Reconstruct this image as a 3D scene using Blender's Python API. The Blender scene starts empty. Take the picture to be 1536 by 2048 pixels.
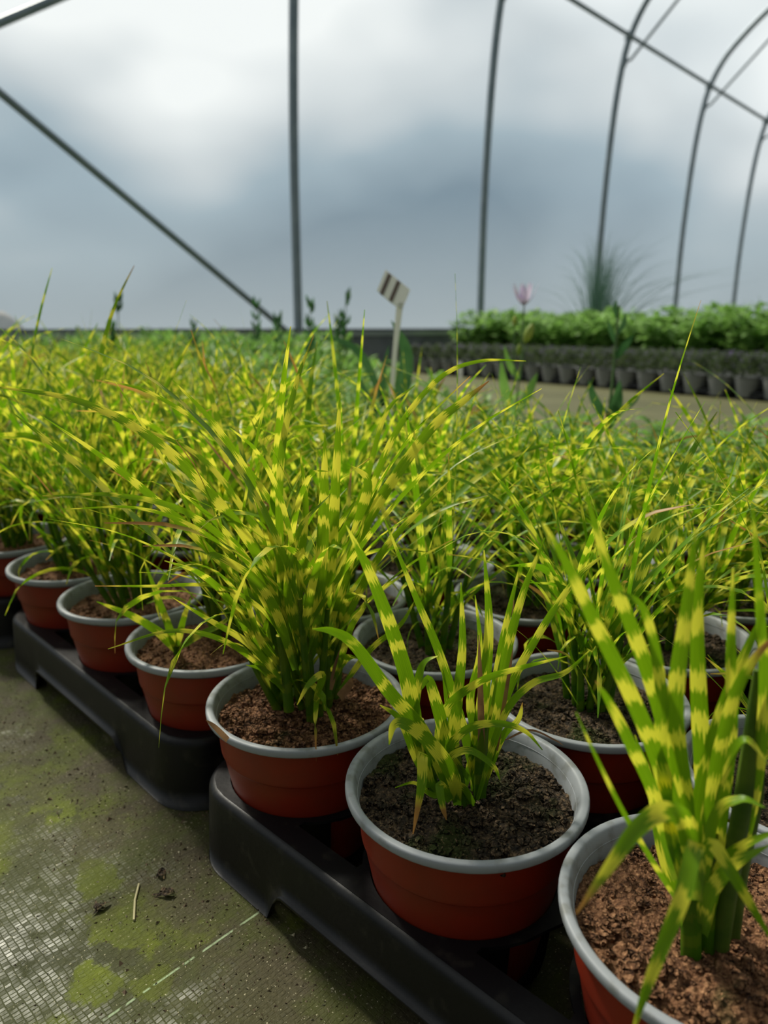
import bpy, math, random
from mathutils import Vector, noise as MN
R_ = random.Random(11)
PI = math.pi
C = bpy.context.scene.collection
SC = bpy.context.scene

# ------------------------------------------------------------------ camera
FPX = 1450.0
PITCH = math.atan(369 / FPX)
TH = math.radians(43.75)
EYE = 0.415
FWD = Vector((math.cos(TH), math.sin(TH), 0))
RGT = Vector((math.sin(TH), -math.cos(TH), 0))
UP = Vector((0, 0, 1))
CF = FWD * math.cos(PITCH) - UP * math.sin(PITCH)
CU = FWD * math.sin(PITCH) + UP * math.cos(PITCH)
cam = bpy.data.cameras.new('camera')
cam.sensor_fit = 'HORIZONTAL'; cam.sensor_width = 36.0
cam.lens = 36.0 * FPX / 1536
cam.clip_start = 0.01; cam.clip_end = 500
cam.dof.use_dof = True; cam.dof.focus_distance = 0.46; cam.dof.aperture_fstop = 9.0
camo = bpy.data.objects.new('camera', cam); C.objects.link(camo)
camo.location = (0, 0, EYE)
camo.rotation_euler = (math.radians(90) - PITCH, 0, TH - math.radians(90))
SC.camera = camo

def at(px, py, depth):
    """the place seen at a pixel of the photograph, DEPTH metres ahead of the camera (horizontally)"""
    d = CF + RGT * ((px - 768) / FPX) + CU * ((1024 - py) / FPX)
    return Vector((0, 0, EYE)) + d * (depth / d.dot(FWD))

# ------------------------------------------------------------------ light
SC.view_settings.view_transform = 'Standard'
SC.view_settings.look = 'None'
SC.view_settings.gamma = 1.0
SC.view_settings.use_curve_mapping = False
SC.view_settings.exposure = 0.0
SC.cycles.max_bounces = 8
SC.cycles.transparent_max_bounces = 16
SC.cycles.use_denoising = True

sun = bpy.data.lights.new('sun', 'SUN'); sun.energy = 6.6; sun.angle = math.radians(6); sun.color = (1, .93, .80)
suno = bpy.data.objects.new('sun', sun); C.objects.link(suno)
sdir = (-RGT * .66 + FWD * .75).normalized() * math.cos(math.radians(47)) + UP * math.sin(math.radians(47))
suno.rotation_euler = sdir.to_track_quat('Z', 'Y').to_euler()

def NT(m):
    nt = m.node_tree; nt.nodes.clear()
    def N(t, **k):
        n = nt.nodes.new(t)
        for a, b in k.items():
            if a in ('op',): n.operation = b
            elif isinstance(a, str) and a.startswith('i_'): n.inputs[a[2:].replace('_', ' ')].default_value = b
            else: setattr(n, a, b)
        return n
    def L(a, b): nt.links.new(a, b)
    return nt, N, L

w = bpy.data.worlds.new('sky'); SC.world = w; w.use_nodes = True
nt, N, L = NT(w)
tc = N('ShaderNodeTexCoord'); sep = N('ShaderNodeSeparateXYZ'); L(tc.outputs['Generated'], sep.inputs[0])
mp = N('ShaderNodeMapping'); mp.inputs['Scale'].default_value = (1, 1, 1.7); L(tc.outputs['Generated'], mp.inputs[0])
mp.inputs['Location'].default_value = (0.35, .1, 0.0)
nz = N('ShaderNodeTexNoise'); nz.inputs['Scale'].default_value = 2.6; nz.inputs['Detail'].default_value = 2.5; nz.inputs['Roughness'].default_value = .45
L(mp.outputs[0], nz.inputs['Vector'])
# cloud cover rises with elevation: blue-grey low, bright cloud above
el = N('ShaderNodeMapRange'); el.inputs['From Min'].default_value = .02; el.inputs['From Max'].default_value = .42
el.inputs['To Min'].default_value = -.12; el.inputs['To Max'].default_value = .36; L(sep.outputs['Z'], el.inputs[0])
ad = N('ShaderNodeMath', op='ADD'); L(nz.outputs[0], ad.inputs[0]); L(el.outputs[0], ad.inputs[1])
cr = N('ShaderNodeValToRGB'); L(ad.outputs[0], cr.inputs[0])
e = cr.color_ramp.elements
e[0].position = .37; e[0].color = (.085, .16, .24, 1)
e[1].position = .80; e[1].color = (1.12, 1.12, 1.10, 1)
x = e.new(.54); x.color = (.30, .40, .475, 1)
x = e.new(.66); x.color = (.64, .68, .71, 1)
# pale band of haze at the horizon
hz = N('ShaderNodeMapRange'); hz.inputs['From Min'].default_value = .0; hz.inputs['From Max'].default_value = .16
hz.inputs['To Min'].default_value = .75; hz.inputs['To Max'].default_value = 0; L(sep.outputs['Z'], hz.inputs[0])
mx = N('ShaderNodeMixRGB'); mx.inputs[2].default_value = (.40, .44, .45, 1); L(hz.outputs[0], mx.inputs[0]); L(cr.outputs[0], mx.inputs[1])
# the side of the sky away from the sun is duller
dt = N('ShaderNodeVectorMath', operation='DOT_PRODUCT'); L(tc.outputs['Generated'], dt.inputs[0]); dt.inputs[1].default_value = (FWD * .85 - RGT * .25 + UP * .1)
dr = N('ShaderNodeMapRange'); dr.inputs['From Min'].default_value = -.15; dr.inputs['From Max'].default_value = .6
dr.inputs['To Min'].default_value = .30; dr.inputs['To Max'].default_value = .98; L(dt.outputs['Value'], dr.inputs[0])
bg = N('ShaderNodeBackground'); L(dr.outputs[0], bg.inputs['Strength']); L(mx.outputs[0], bg.inputs[0])
wo = N('ShaderNodeOutputWorld'); L(bg.outputs[0], wo.inputs[0])

# ------------------------------------------------------------------ materials
def mat(name):
    m = bpy.data.materials.new(name); m.use_nodes = True
    return (m,) + NT(m)

def simple(name, col, rough=.5, metal=0.0, noise=None, spec=.5, bump=None, tr=0.0):
    """principled; noise = (scale, other colour, low, high) mottles; bump = (scale, distance)"""
    m, nt, N, L = mat(name)
    p = N('ShaderNodeBsdfPrincipled'); p.inputs['Roughness'].default_value = rough; p.inputs['Metallic'].default_value = metal
    p.inputs['Specular IOR Level'].default_value = spec
    p.inputs['Base Color'].default_value = (*col, 1)
    tc = N('ShaderNodeTexCoord')
    if noise:
        n = N('ShaderNodeTexNoise'); n.inputs['Scale'].default_value = noise[0]; n.inputs['Detail'].default_value = 4; L(tc.outputs['Object'], n.inputs['Vector'])
        r = N('ShaderNodeMapRange'); r.inputs['From Min'].default_value = noise[2]; r.inputs['From Max'].default_value = noise[3]; L(n.outputs[0], r.inputs[0])
        x = N('ShaderNodeMixRGB'); x.inputs[1].default_value = (*col, 1); x.inputs[2].default_value = (*noise[1], 1); L(r.outputs[0], x.inputs[0]); L(x.outputs[0], p.inputs['Base Color'])
    if bump:
        n = N('ShaderNodeTexNoise'); n.inputs['Scale'].default_value = bump[0]; n.inputs['Detail'].default_value = 3; L(tc.outputs['Object'], n.inputs['Vector'])
        b = N('ShaderNodeBump'); b.inputs['Distance'].default_value = bump[1]; L(n.outputs[0], b.inputs['Height']); L(b.outputs[0], p.inputs['Normal'])
    o = N('ShaderNodeOutputMaterial')
    if tr:
        t = N('ShaderNodeBsdfTranslucent'); ms = N('ShaderNodeMixShader'); ms.inputs[0].default_value = tr
        if noise: L(x.outputs[0], t.inputs[0])
        else: t.inputs[0].default_value = (*col, 1)
        L(p.outputs[0], ms.inputs[1]); L(t.outputs[0], ms.inputs[2]); L(ms.outputs[0], o.inputs[0])
    else: L(p.outputs[0], o.inputs[0])
    return m

def film_mat():
    m, nt, N, L = mat('polythene film')
    tc = N('ShaderNodeTexCoord')
    n = N('ShaderNodeTexNoise'); n.inputs['Scale'].default_value = 1.3; n.inputs['Detail'].default_value = 3; L(tc.outputs['Object'], n.inputs['Vector'])
    b = N('ShaderNodeBump'); b.inputs['Distance'].default_value = .05; b.inputs['Strength'].default_value = .35; L(n.outputs[0], b.inputs['Height'])
    t = N('ShaderNodeBsdfTransparent'); t.inputs[0].default_value = (.93, .95, .95, 1)
    l = N('ShaderNodeBsdfTranslucent'); l.inputs[0].default_value = (.40, .48, .55, 1)
    g = N('ShaderNodeBsdfPrincipled'); g.inputs['Base Color'].default_value = (.55, .60, .64, 1); g.inputs['Roughness'].default_value = .45
    L(b.outputs[0], l.inputs['Normal']); L(b.outputs[0], g.inputs['Normal'])
    a = N('ShaderNodeMixShader'); a.inputs[0].default_value = .28; L(l.outputs[0], a.inputs[1]); L(g.outputs[0], a.inputs[2])
    c = N('ShaderNodeMixShader'); c.inputs[0].default_value = .27; L(t.outputs[0], c.inputs[1]); L(a.outputs[0], c.inputs[2])
    o = N('ShaderNodeOutputMaterial'); L(c.outputs[0], o.inputs[0])
    return m

def zebra_mat(name='zebra striped leaf'):
    m, nt, N, L = mat(name)
    uv = N('ShaderNodeUVMap'); sp = N('ShaderNodeSeparateXYZ'); L(uv.outputs[0], sp.inputs[0])
    oi = N('ShaderNodeObjectInfo')
    # ragged band ends follow the veins: noise across the blade pushes the length coordinate
    cx = N('ShaderNodeCombineXYZ')
    m1 = N('ShaderNodeMath', op='MULTIPLY'); m1.inputs[1].default_value = 9.0; L(sp.outputs[0], m1.inputs[0])
    m2 = N('ShaderNodeMath', op='MULTIPLY'); m2.inputs[1].default_value = 20.0; L(sp.outputs[1], m2.inputs[0])
    L(m1.outputs[0], cx.inputs[0]); L(m2.outputs[0], cx.inputs[1])
    n1 = N('ShaderNodeTexNoise'); n1.inputs['Scale'].default_value = 1.0; n1.inputs['Detail'].default_value = 2; L(cx.outputs[0], n1.inputs['Vector'])
    cy = N('ShaderNodeCombineXYZ'); m3 = N('ShaderNodeMath', op='MULTIPLY'); m3.inputs[1].default_value = 17.0; L(sp.outputs[1], m3.inputs[0]); L(m3.outputs[0], cy.inputs[1])
    n2 = N('ShaderNodeTexNoise'); n2.inputs['Scale'].default_value = 1.0; n2.inputs['Detail'].default_value = 1; L(cy.outputs[0], n2.inputs['Vector'])
    # phase = y*2pi/period + 9*noise2 + 3.4*noise1
    p0 = N('ShaderNodeMath', op='MULTIPLY'); p0.inputs[1].default_value = 2 * PI / .026; L(sp.outputs[1], p0.inputs[0])
    p1 = N('ShaderNodeMath', op='MULTIPLY_ADD'); p1.inputs[1].default_value = 11.0; L(n2.outputs[0], p1.inputs[0]); L(p0.outputs[0], p1.inputs[2])
    p2 = N('ShaderNodeMath', op='MULTIPLY_ADD'); p2.inputs[1].default_value = 4.6; L(n1.outputs[0], p2.inputs[0]); L(p1.outputs[0], p2.inputs[2])
    s = N('ShaderNodeMath', op='SINE'); L(p2.outputs[0], s.inputs[0])
    # some stretches of leaf stay green
    n3 = N('ShaderNodeTexNoise'); n3.inputs['Scale'].default_value = .35; L(cy.outputs[0], n3.inputs['Vector'])
    s2 = N('ShaderNodeMath', op='MULTIPLY_ADD'); s2.inputs[1].default_value = 3.2; s2.inputs[2].default_value = -1.98; L(n3.outputs[0], s2.inputs[0])
    s3 = N('ShaderNodeMath', op='ADD'); L(s.outputs[0], s3.inputs[0]); L(s2.outputs[0], s3.inputs[1])
    r = N('ShaderNodeMapRange'); r.inputs['From Min'].default_value = -.12; r.inputs['From Max'].default_value = .22; L(s3.outputs[0], r.inputs[0])
    # fine veins
    v = N('ShaderNodeMath', op='MULTIPLY'); v.inputs[1].default_value = 55.0; L(sp.outputs[0], v.inputs[0])
    vs = N('ShaderNodeMath', op='SINE'); L(v.outputs[0], vs.inputs[0])
    vr = N('ShaderNodeMapRange'); vr.inputs['From Min'].default_value = -1; vr.inputs['From Max'].default_value = 1; vr.inputs['To Min'].default_value = .86; vr.inputs['To Max'].default_value = 1.0; L(vs.outputs[0], vr.inputs[0])
    gr = N('ShaderNodeMixRGB'); gr.inputs[1].default_value = (.115, .27, .003, 1); gr.inputs[2].default_value = (.22, .42, .006, 1)
    L(n1.outputs[0], gr.inputs[0])
    band = N('ShaderNodeMixRGB'); band.inputs[2].default_value = (.82, .82, .06, 1); L(r.outputs[0], band.inputs[0]); L(gr.outputs[0], band.inputs[1])
    mul = N('ShaderNodeMixRGB', blend_type='MULTIPLY'); mul.inputs[0].default_value = 1; L(band.outputs[0], mul.inputs[1]); L(vr.outputs[0], mul.inputs[2])
    # dried tips and green bases
    at_ = N('ShaderNodeAttribute', attribute_name='dry'); tp = N('ShaderNodeMixRGB'); tp.inputs[2].default_value = (.48, .24, .06, 1)
    po = N('ShaderNodeMath', op='MAXIMUM'); po.inputs[1].default_value = 0; L(at_.outputs['Fac'], po.inputs[0]); L(po.outputs[0], tp.inputs[0]); L(mul.outputs[0], tp.inputs[1])
    ng = N('ShaderNodeMath', op='MULTIPLY'); ng.inputs[1].default_value = -1; ng.use_clamp = True; L(at_.outputs['Fac'], ng.inputs[0])
    gb = N('ShaderNodeMixRGB'); gb.inputs[2].default_value = (.075, .19, .008, 1); L(ng.outputs[0], gb.inputs[0]); L(tp.outputs[0], gb.inputs[1])
    hs = N('ShaderNodeHueSaturation'); L(gb.outputs[0], hs.inputs['Color'])
    h1 = N('ShaderNodeMapRange'); h1.inputs['To Min'].default_value = .488; h1.inputs['To Max'].default_value = .507; L(oi.outputs['Random'], h1.inputs[0]); L(h1.outputs[0], hs.inputs['Hue'])
    p = N('ShaderNodeBsdfPrincipled'); p.inputs['Roughness'].default_value = .42; p.inputs['Specular IOR Level'].default_value = .35; L(hs.outputs[0], p.inputs['Base Color'])
    t = N('ShaderNodeBsdfTranslucent'); L(hs.outputs[0], t.inputs[0])
    ms = N('ShaderNodeMixShader'); ms.inputs[0].default_value = .5; L(p.outputs[0], ms.inputs[1]); L(t.outputs[0], ms.inputs[2])
    o = N('ShaderNodeOutputMaterial'); L(ms.outputs[0], o.inputs[0])
    return m

def soil_mat(name, base, light, dark, moss, mosslow):
    m, nt, N, L = mat(name)
    tc = N('ShaderNodeTexCoord')
    n = N('ShaderNodeTexNoise'); n.inputs['Scale'].default_value = 260; n.inputs['Detail'].default_value = 5; n.inputs['Roughness'].default_value = .7; L(tc.outputs['Object'], n.inputs['Vector'])
    cr = N('ShaderNodeValToRGB'); L(n.outputs[0], cr.inputs[0]); e = cr.color_ramp.elements
    e[0].position = .33; e[0].color = (*dark, 1); e[1].position = .72; e[1].color = (*light, 1); q = e.new(.5); q.color = (*base, 1)
    n2 = N('ShaderNodeTexNoise'); n2.inputs['Scale'].default_value = 26; n2.inputs['Detail'].default_value = 4; L(tc.outputs['Object'], n2.inputs['Vector'])
    r = N('ShaderNodeMapRange'); r.inputs['From Min'].default_value = mosslow; r.inputs['From Max'].default_value = mosslow + .12; L(n2.outputs[0], r.inputs[0])
    x = N('ShaderNodeMixRGB'); x.inputs[2].default_value = (*moss, 1); L(r.outputs[0], x.inputs[0]); L(cr.outputs[0], x.inputs[1])
    fl = N('ShaderNodeTexNoise'); fl.inputs['Scale'].default_value = 620; fl.inputs['Detail'].default_value = 2; L(tc.outputs['Object'], fl.inputs['Vector'])
    fr = N('ShaderNodeMapRange'); fr.inputs['From Min'].default_value = .60; fr.inputs['From Max'].default_value = .70; fr.inputs['To Max'].default_value = .7; L(fl.outputs[0], fr.inputs[0])
    x2 = N('ShaderNodeMixRGB'); x2.inputs[2].default_value = (*[min(1, c * 1.35) for c in light], 1); L(fr.outputs[0], x2.inputs[0]); L(x.outputs[0], x2.inputs[1]); x = x2
    v = N('ShaderNodeTexVoronoi'); v.inputs['Scale'].default_value = 420; L(tc.outputs['Object'], v.inputs['Vector'])
    ad = N('ShaderNodeMath', op='ADD'); L(v.outputs[0], ad.inputs[0]); L(n.outputs[0], ad.inputs[1])
    b = N('ShaderNodeBump'); b.inputs['Distance'].default_value = .0022; b.inputs['Strength'].default_value = .9; L(ad.outputs[0], b.inputs['Height'])
    p = N('ShaderNodeBsdfPrincipled'); p.inputs['Roughness'].default_value = .85; p.inputs['Specular IOR Level'].default_value = .25; L(x.outputs[0], p.inputs['Base Color']); L(b.outputs[0], p.inputs['Normal'])
    o = N('ShaderNodeOutputMaterial'); L(p.outputs[0], o.inputs[0])
    return m

def mat_floor():
    m, nt, N, L = mat('woven ground mat')
    tc = N('ShaderNodeTexCoord'); sp = N('ShaderNodeSeparateXYZ'); L(tc.outputs['Object'], sp.inputs[0])
    # the weave
    br = N('ShaderNodeTexBrick'); br.offset = 0.0; br.offset_frequency = 2; br.squash = 1.0
    br.inputs['Color1'].default_value = (1, 1, 1, 1); br.inputs['Color2'].default_value = (.08, .08, .08, 1); br.inputs['Mortar'].default_value = (0, 0, 0, 1)
    br.inputs['Scale'].default_value = 1.0; br.inputs['Brick Width'].default_value = .0046; br.inputs['Row Height'].default_value = .0031
    br.inputs['Mortar Size'].default_value = .00055; br.inputs['Mortar Smooth'].default_value = .6
    wv = N('ShaderNodeTexNoise'); wv.inputs['Scale'].default_value = 60; wv.inputs['Detail'].default_value = 3; L(tc.outputs['Object'], wv.inputs['Vector'])
    wm = N('ShaderNodeVectorMath', operation='MULTIPLY_ADD'); L(wv.outputs['Color'], wm.inputs[0]); wm.inputs[1].default_value = (.0034, .0034, 0); L(tc.outputs['Object'], wm.inputs[2])
    L(wm.outputs[0], br.inputs['Vector'])
    def noise(scale, det=4, rough=.55, loc=(0, 0, 0), src=None, sc=(1, 1, 1)):
        mp = N('ShaderNodeMapping'); mp.inputs['Location'].default_value = loc; mp.inputs['Scale'].default_value = sc; L(tc.outputs['Object'], mp.inputs[0])
        n = N('ShaderNodeTexNoise'); n.inputs['Scale'].default_value = scale; n.inputs['Detail'].default_value = det; n.inputs['Roughness'].default_value = rough; L(mp.outputs[0], n.inputs['Vector']); return n.outputs[0]
    def ramp(src, a, b, lo=0, hi=1):
        r = N('ShaderNodeMapRange'); r.inputs['From Min'].default_value = a; r.inputs['From Max'].default_value = b; r.inputs['To Min'].default_value = lo; r.inputs['To Max'].default_value = hi; L(src, r.inputs[0]); return r.outputs[0]
    def mixc(f, a, b):
        x = N('ShaderNodeMixRGB')
        if hasattr(f, 'links'): L(f, x.inputs[0])
        else: x.inputs[0].default_value = f
        for k, q in ((1, a), (2, b)):
            if isinstance(q, tuple): x.inputs[k].default_value = (*q, 1)
            else: L(q, x.inputs[k])
        return x.outputs[0]
    def ma(op, a, b):
        x = N('ShaderNodeMath', op=op)
        for k, q in ((0, a), (1, b)):
            if hasattr(q, 'links'): L(q, x.inputs[k])
            else: x.inputs[k].default_value = q
        return x.outputs[0]
    wear = ramp(noise(9, 5, .6, (.3, 0, 0)), .40, .62)              # where the pale tapes show
    fine = ramp(noise(55, 4, .6), .34, .58)
    tape = ma('MULTIPLY', ma('MULTIPLY', br.outputs[0], wear), ma('MULTIPLY', fine, .45))
    near = ramp(sp.outputs[0], .06, .27, 1.0, .25)                  # dirt gathers towards the trays
    tape = ma('MULTIPLY', tape, near)
    base = mixc(noise(14), (.026, .030, .010), (.060, .062, .026))
    c = mixc(tape, base, (.80, .79, .74))
    dn = N('ShaderNodeTexNoise'); dn.inputs['Scale'].default_value = 34; dn.inputs['Detail'].default_value = 8; dn.inputs['Roughness'].default_value = .65; L(tc.outputs['Object'], dn.inputs['Vector'])
    def blobs(lst, soft=.45):
        out = None
        for (bu, bv, ru, rv) in lst:
            a = N('ShaderNodeVectorMath', operation='SUBTRACT'); L(tc.outputs['Object'], a.inputs[0]); a.inputs[1].default_value = (bu, bv, 0)
            m_ = N('ShaderNodeVectorMath', operation='MULTIPLY'); L(a.outputs[0], m_.inputs[0]); m_.inputs[1].default_value = (1 / ru, 1 / rv, 0)
            l_ = N('ShaderNodeVectorMath', operation='LENGTH'); L(m_.outputs[0], l_.inputs[0])
            d_ = ma('ADD', l_.outputs['Value'], ma('MULTIPLY', ma('SUBTRACT', dn.outputs[0], .5), 5.2))
            q_ = ramp(d_, 1 - soft / 2, 1 + soft / 2, 1, 0)
            out = q_ if out is None else ma('MAXIMUM', out, q_)
        return out
    pale = blobs([(.09, .46, .07, .09), (.19, .52, .035, .05), (.19, .74, .04, .05), (.225, .46, .02, .025), (.17, .34, .04, .02), (.03, .60, .08, .08)], .9)
    olive_b = blobs([(.24, .60, .06, .10), (.25, .86, .10, .20), (.22, .40, .055, .06), (.15, .62, .05, .05)], .7)
    c = mixc(ma('MULTIPLY', olive_b, .85), c, mixc(noise(70), (.036, .046, .004), (.090, .100, .012)))
    c = mixc(ma('MULTIPLY', ma('MULTIPLY', ma('MULTIPLY', br.outputs[0], fine), pale), .8), c, (.74, .73, .66))
    green_b = blobs([(.188, .427, .030, .030), (.213, .388, .016, .018), (.178, .372, .02, .012), (.215, .62, .020, .05), (.145, .405, .012, .02), (.20, .66, .02, .05), (.262, .70, .02, .05), (.19, .49, .015, .02), (.23, .56, .02, .03)], .35)
    c = mixc(ma('MULTIPLY', green_b, .85), c, mixc(noise(90), (.07, .10, .001), (.19, .23, .004)))
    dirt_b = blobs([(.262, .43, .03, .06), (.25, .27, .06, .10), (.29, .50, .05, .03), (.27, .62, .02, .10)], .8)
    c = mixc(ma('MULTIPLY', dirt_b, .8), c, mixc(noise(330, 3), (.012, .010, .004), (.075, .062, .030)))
    alg = ramp(noise(6.5, 5, .6, (1.7, .4, 0)), .56, .62)
    algc = mixc(noise(60), (.06, .08, .002), (.15, .18, .004))
    c = mixc(ma('MULTIPLY', alg, ma('SUBTRACT', 1.0, ma('MULTIPLY', tape, .6))), c, algc)
    olive = ramp(sp.outputs[0], .0, .22, .0, .75)
    c = mixc(ma('MULTIPLY', olive, ramp(noise(11, 4, .6, (4, 2, 0)), .30, .50)), c, (.050, .058, .008))
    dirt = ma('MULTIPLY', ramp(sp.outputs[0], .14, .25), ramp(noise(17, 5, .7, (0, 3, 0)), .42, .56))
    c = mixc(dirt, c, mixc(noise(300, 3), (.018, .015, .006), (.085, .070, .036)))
    # bright grains of sand
    sand = ramp(noise(520, 2, .5), .66, .72)
    c = mixc(ma('MULTIPLY', sand, .6), c, (.55, .50, .33))
    # the path further in: tan dust over the mat
    far = ramp(sp.outputs[0], 1.4, 2.2)
    c = mixc(far, c, mixc(noise(5, 5), (.078, .082, .032), (.150, .145, .068)))
    # a marking thread woven in, along the bed direction
    ln = ramp(ma('ABSOLUTE', ma('SUBTRACT', sp.outputs[1], .372), 0), .0004, .0011, .6, 0)
    lnd = ramp(noise(160, 2), .42, .52)
    c = mixc(ma('MULTIPLY', ma('MULTIPLY', ln, lnd), ramp(sp.outputs[0], .9, 1.0, 1, 0)), c, (.42, .55, .32))
    p = N('ShaderNodeBsdfPrincipled'); L(c, p.inputs['Base Color']); p.inputs['Specular IOR Level'].default_value = .22
    L(ramp(tape, 0, 1, .75, .38), p.inputs['Roughness'])
    b = N('ShaderNodeBump'); b.inputs['Distance'].default_value = .0012
    L(ma('ADD', ma('MULTIPLY', br.outputs[0], .22), noise(240, 5)), b.inputs['Height']); L(b.outputs[0], p.inputs['Normal'])
    o = N('ShaderNodeOutputMaterial'); L(p.outputs[0], o.inputs[0])
    return m

M = dict(
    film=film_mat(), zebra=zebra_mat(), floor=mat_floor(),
    steel=simple('galvanised steel', (.20, .25, .29), .5, .25, (6, (.27, .32, .36), .4, .7)),
    board=simple('weathered base board', (.10, .115, .12), .8, 0, (3, (.19, .21, .215), .4, .65)),
    rail=simple('aluminium film rail', (.42, .45, .46), .4, .6),
    pot=simple('terracotta plastic', (.22, .017, .004), .45, 0, (30, (.17, .020, .007), .45, .75), .4),
    rim=simple('grey plastic lip', (.27, .29, .31), .5, 0, (90, (.19, .20, .195), .52, .68), .4),
    blackpot=simple('black plastic', (.20, .21, .22), .5, 0, (40, (.26, .26, .25), .5, .75)),
    tray=simple('black tray plastic', (.005, .005, .006), .42, 0, (60, (.028, .026, .02), .58, .78), .28, (300, .00012)),
    soil_brown=soil_mat('brown peat', (.165, .075, .034), (.40, .22, .11), (.022, .010, .006), (.05, .045, .012), .60),
    soil_dark=soil_mat('dark mossy peat', (.045, .032, .020), (.20, .13, .07), (.010, .009, .007), (.032, .042, .008), .50),
    dry=simple('dead leaf', (.34, .19, .09), .7, 0, (60, (.22, .11, .06), .4, .6), .3, None, .3),
    green=simple('soft green leaf', (.17, .34, .06), .5, 0, (25, (.24, .43, .09), .4, .65), .4, None, .45),
    lime=simple('pale green leaf', (.30, .50, .13), .5, 0, (25, (.20, .38, .08), .4, .65), .4, None, .45),
    deep=simple('blue green leaf', (.045, .13, .04), .5, 0, (20, (.08, .19, .06), .4, .65), .4, None, .35),
    mound=simple('dull green foliage', (.065, .105, .035), .7, 0, (30, (.11, .15, .06), .4, .65), .3, None, .45),
    violet=simple('violet petal', (.34, .25, .52), .6, 0, None, .3, None, .4),
    palepetal=simple('pale lilac petal', (.78, .70, .80), .5, 0, (40, (.55, .42, .66), .4, .65), .3, None, .4),
    bud=simple('yellow green bud', (.50, .52, .12), .5, 0, (60, (.28, .38, .06), .4, .6), .3, None, .3),
    white=simple('white plastic label', (.86, .86, .84), .45, 0, None, .4, None, .3),
    ink=simple('brown print', (.17, .12, .11), .6),
    stalk=simple('grey green stem', (.10, .17, .06), .6),
    culm=simple('grass culm', (.045, .10, .008), .55, 0, (35, (.10, .16, .015), .4, .65), .3, None, .15),
    blue=simple('fine blue green blade', (.10, .19, .14), .5, 0, None, .3, None, .35),
    sack=simple('grey brown sheet', (.13, .12, .11), .8, 0, (8, (.2, .18, .16), .4, .6)),
)

# ------------------------------------------------------------------ mesh helpers
class MB:
    def __init__(s): s.v = []; s.f = []; s.uv = []; s.dry = []; s.sm = True
    def grid(s, rows, uvs=None, dry=None, closed=False, flip=False):
        """rows: list of equal-length lists of points, quads between them"""
        b = len(s.v); n = len(rows[0])
        for i, r in enumerate(rows):
            for j, p in enumerate(r):
                s.v.append(tuple(p)); s.uv.append(uvs[i][j] if uvs else (0, 0)); s.dry.append(dry[i] if dry else 0.0)
        for i in range(len(rows) - 1):
            for j in range(n if closed else n - 1):
                k = (j + 1) % n
                q = (b + i * n + j, b + i * n + k, b + (i + 1) * n + k, b + (i + 1) * n + j)
                s.f.append(q[::-1] if flip else q)
    def face(s, pts):
        b = len(s.v)
        for p in pts: s.v.append(tuple(p)); s.uv.append((0, 0)); s.dry.append(0.0)
        s.f.append(tuple(range(b, b + len(pts))))
    def lathe(s, prof, n=48, c=(0, 0), a0=0, a1=2 * PI):
        full = abs(a1 - a0 - 2 * PI) < 1e-6
        k = n if full else n + 1
        rows = [[(c[0] + r * math.cos(a0 + (a1 - a0) * j / n), c[1] + r * math.sin(a0 + (a1 - a0) * j / n), z) for j in range(k)] for r, z in prof]
        s.grid(rows, closed=full, flip=False)
    def tube(s, pts, rad, n=8, cap=True):
        pts = [Vector(p) for p in pts]; m = len(pts)
        rr = rad if isinstance(rad, (list, tuple)) else [rad] * m
        up = None; rows = []
        for i, p in enumerate(pts):
            t = (pts[min(i + 1, m - 1)] - pts[max(i - 1, 0)]).normalized()
            if up is None:
                up = Vector((0, 0, 1)) if abs(t.z) < .9 else Vector((1, 0, 0))
            a = t.cross(up).normalized(); up = a.cross(t).normalized()
            rows.append([p + (a * math.cos(2 * PI * j / n) + up * math.sin(2 * PI * j / n)) * rr[i] for j in range(n)])
        L0 = 0; uv = []
        for i in range(m):
            if i: L0 += (pts[i] - pts[i - 1]).length
            uv.append([(j / n, L0 + 3.1) for j in range(n)])
        s.grid(rows, uv, [-.9] * m, closed=True)
        if cap: s.face(rows[0]); s.face(rows[-1][::-1])
    def box(s, a, b):
        x0, y0, z0 = a; x1, y1, z1 = b
        P = [(x0, y0, z0), (x1, y0, z0), (x1, y1, z0), (x0, y1, z0), (x0, y0, z1), (x1, y0, z1), (x1, y1, z1), (x0, y1, z1)]
        for f in ((0, 3, 2, 1), (4, 5, 6, 7), (0, 1, 5, 4), (1, 2, 6, 5), (2, 3, 7, 6), (3, 0, 4, 7)): s.face([P[i] for i in f])
    def mesh(s, name, m):
        me = bpy.data.meshes.new(name)
        me.from_pydata(s.v, [], s.f)
        uvl = me.uv_layers.new(name='UVMap')
        vi = [0] * len(me.loops); me.loops.foreach_get('vertex_index', vi)
        flat = [0.0] * (2 * len(vi))
        for i, q in enumerate(vi): flat[2 * i], flat[2 * i + 1] = s.uv[q]
        uvl.data.foreach_set('uv', flat)
        a = me.attributes.new('dry', 'FLOAT', 'POINT'); a.data.foreach_set('value', s.dry)
        me.polygons.foreach_set('use_smooth', [s.sm] * len(me.polygons))
        me.materials.append(m); me.update()
        return me
    def build(s, name, m, parent=None, loc=(0, 0, 0)):
        return link(name, s.mesh(name, m), parent, loc)

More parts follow.
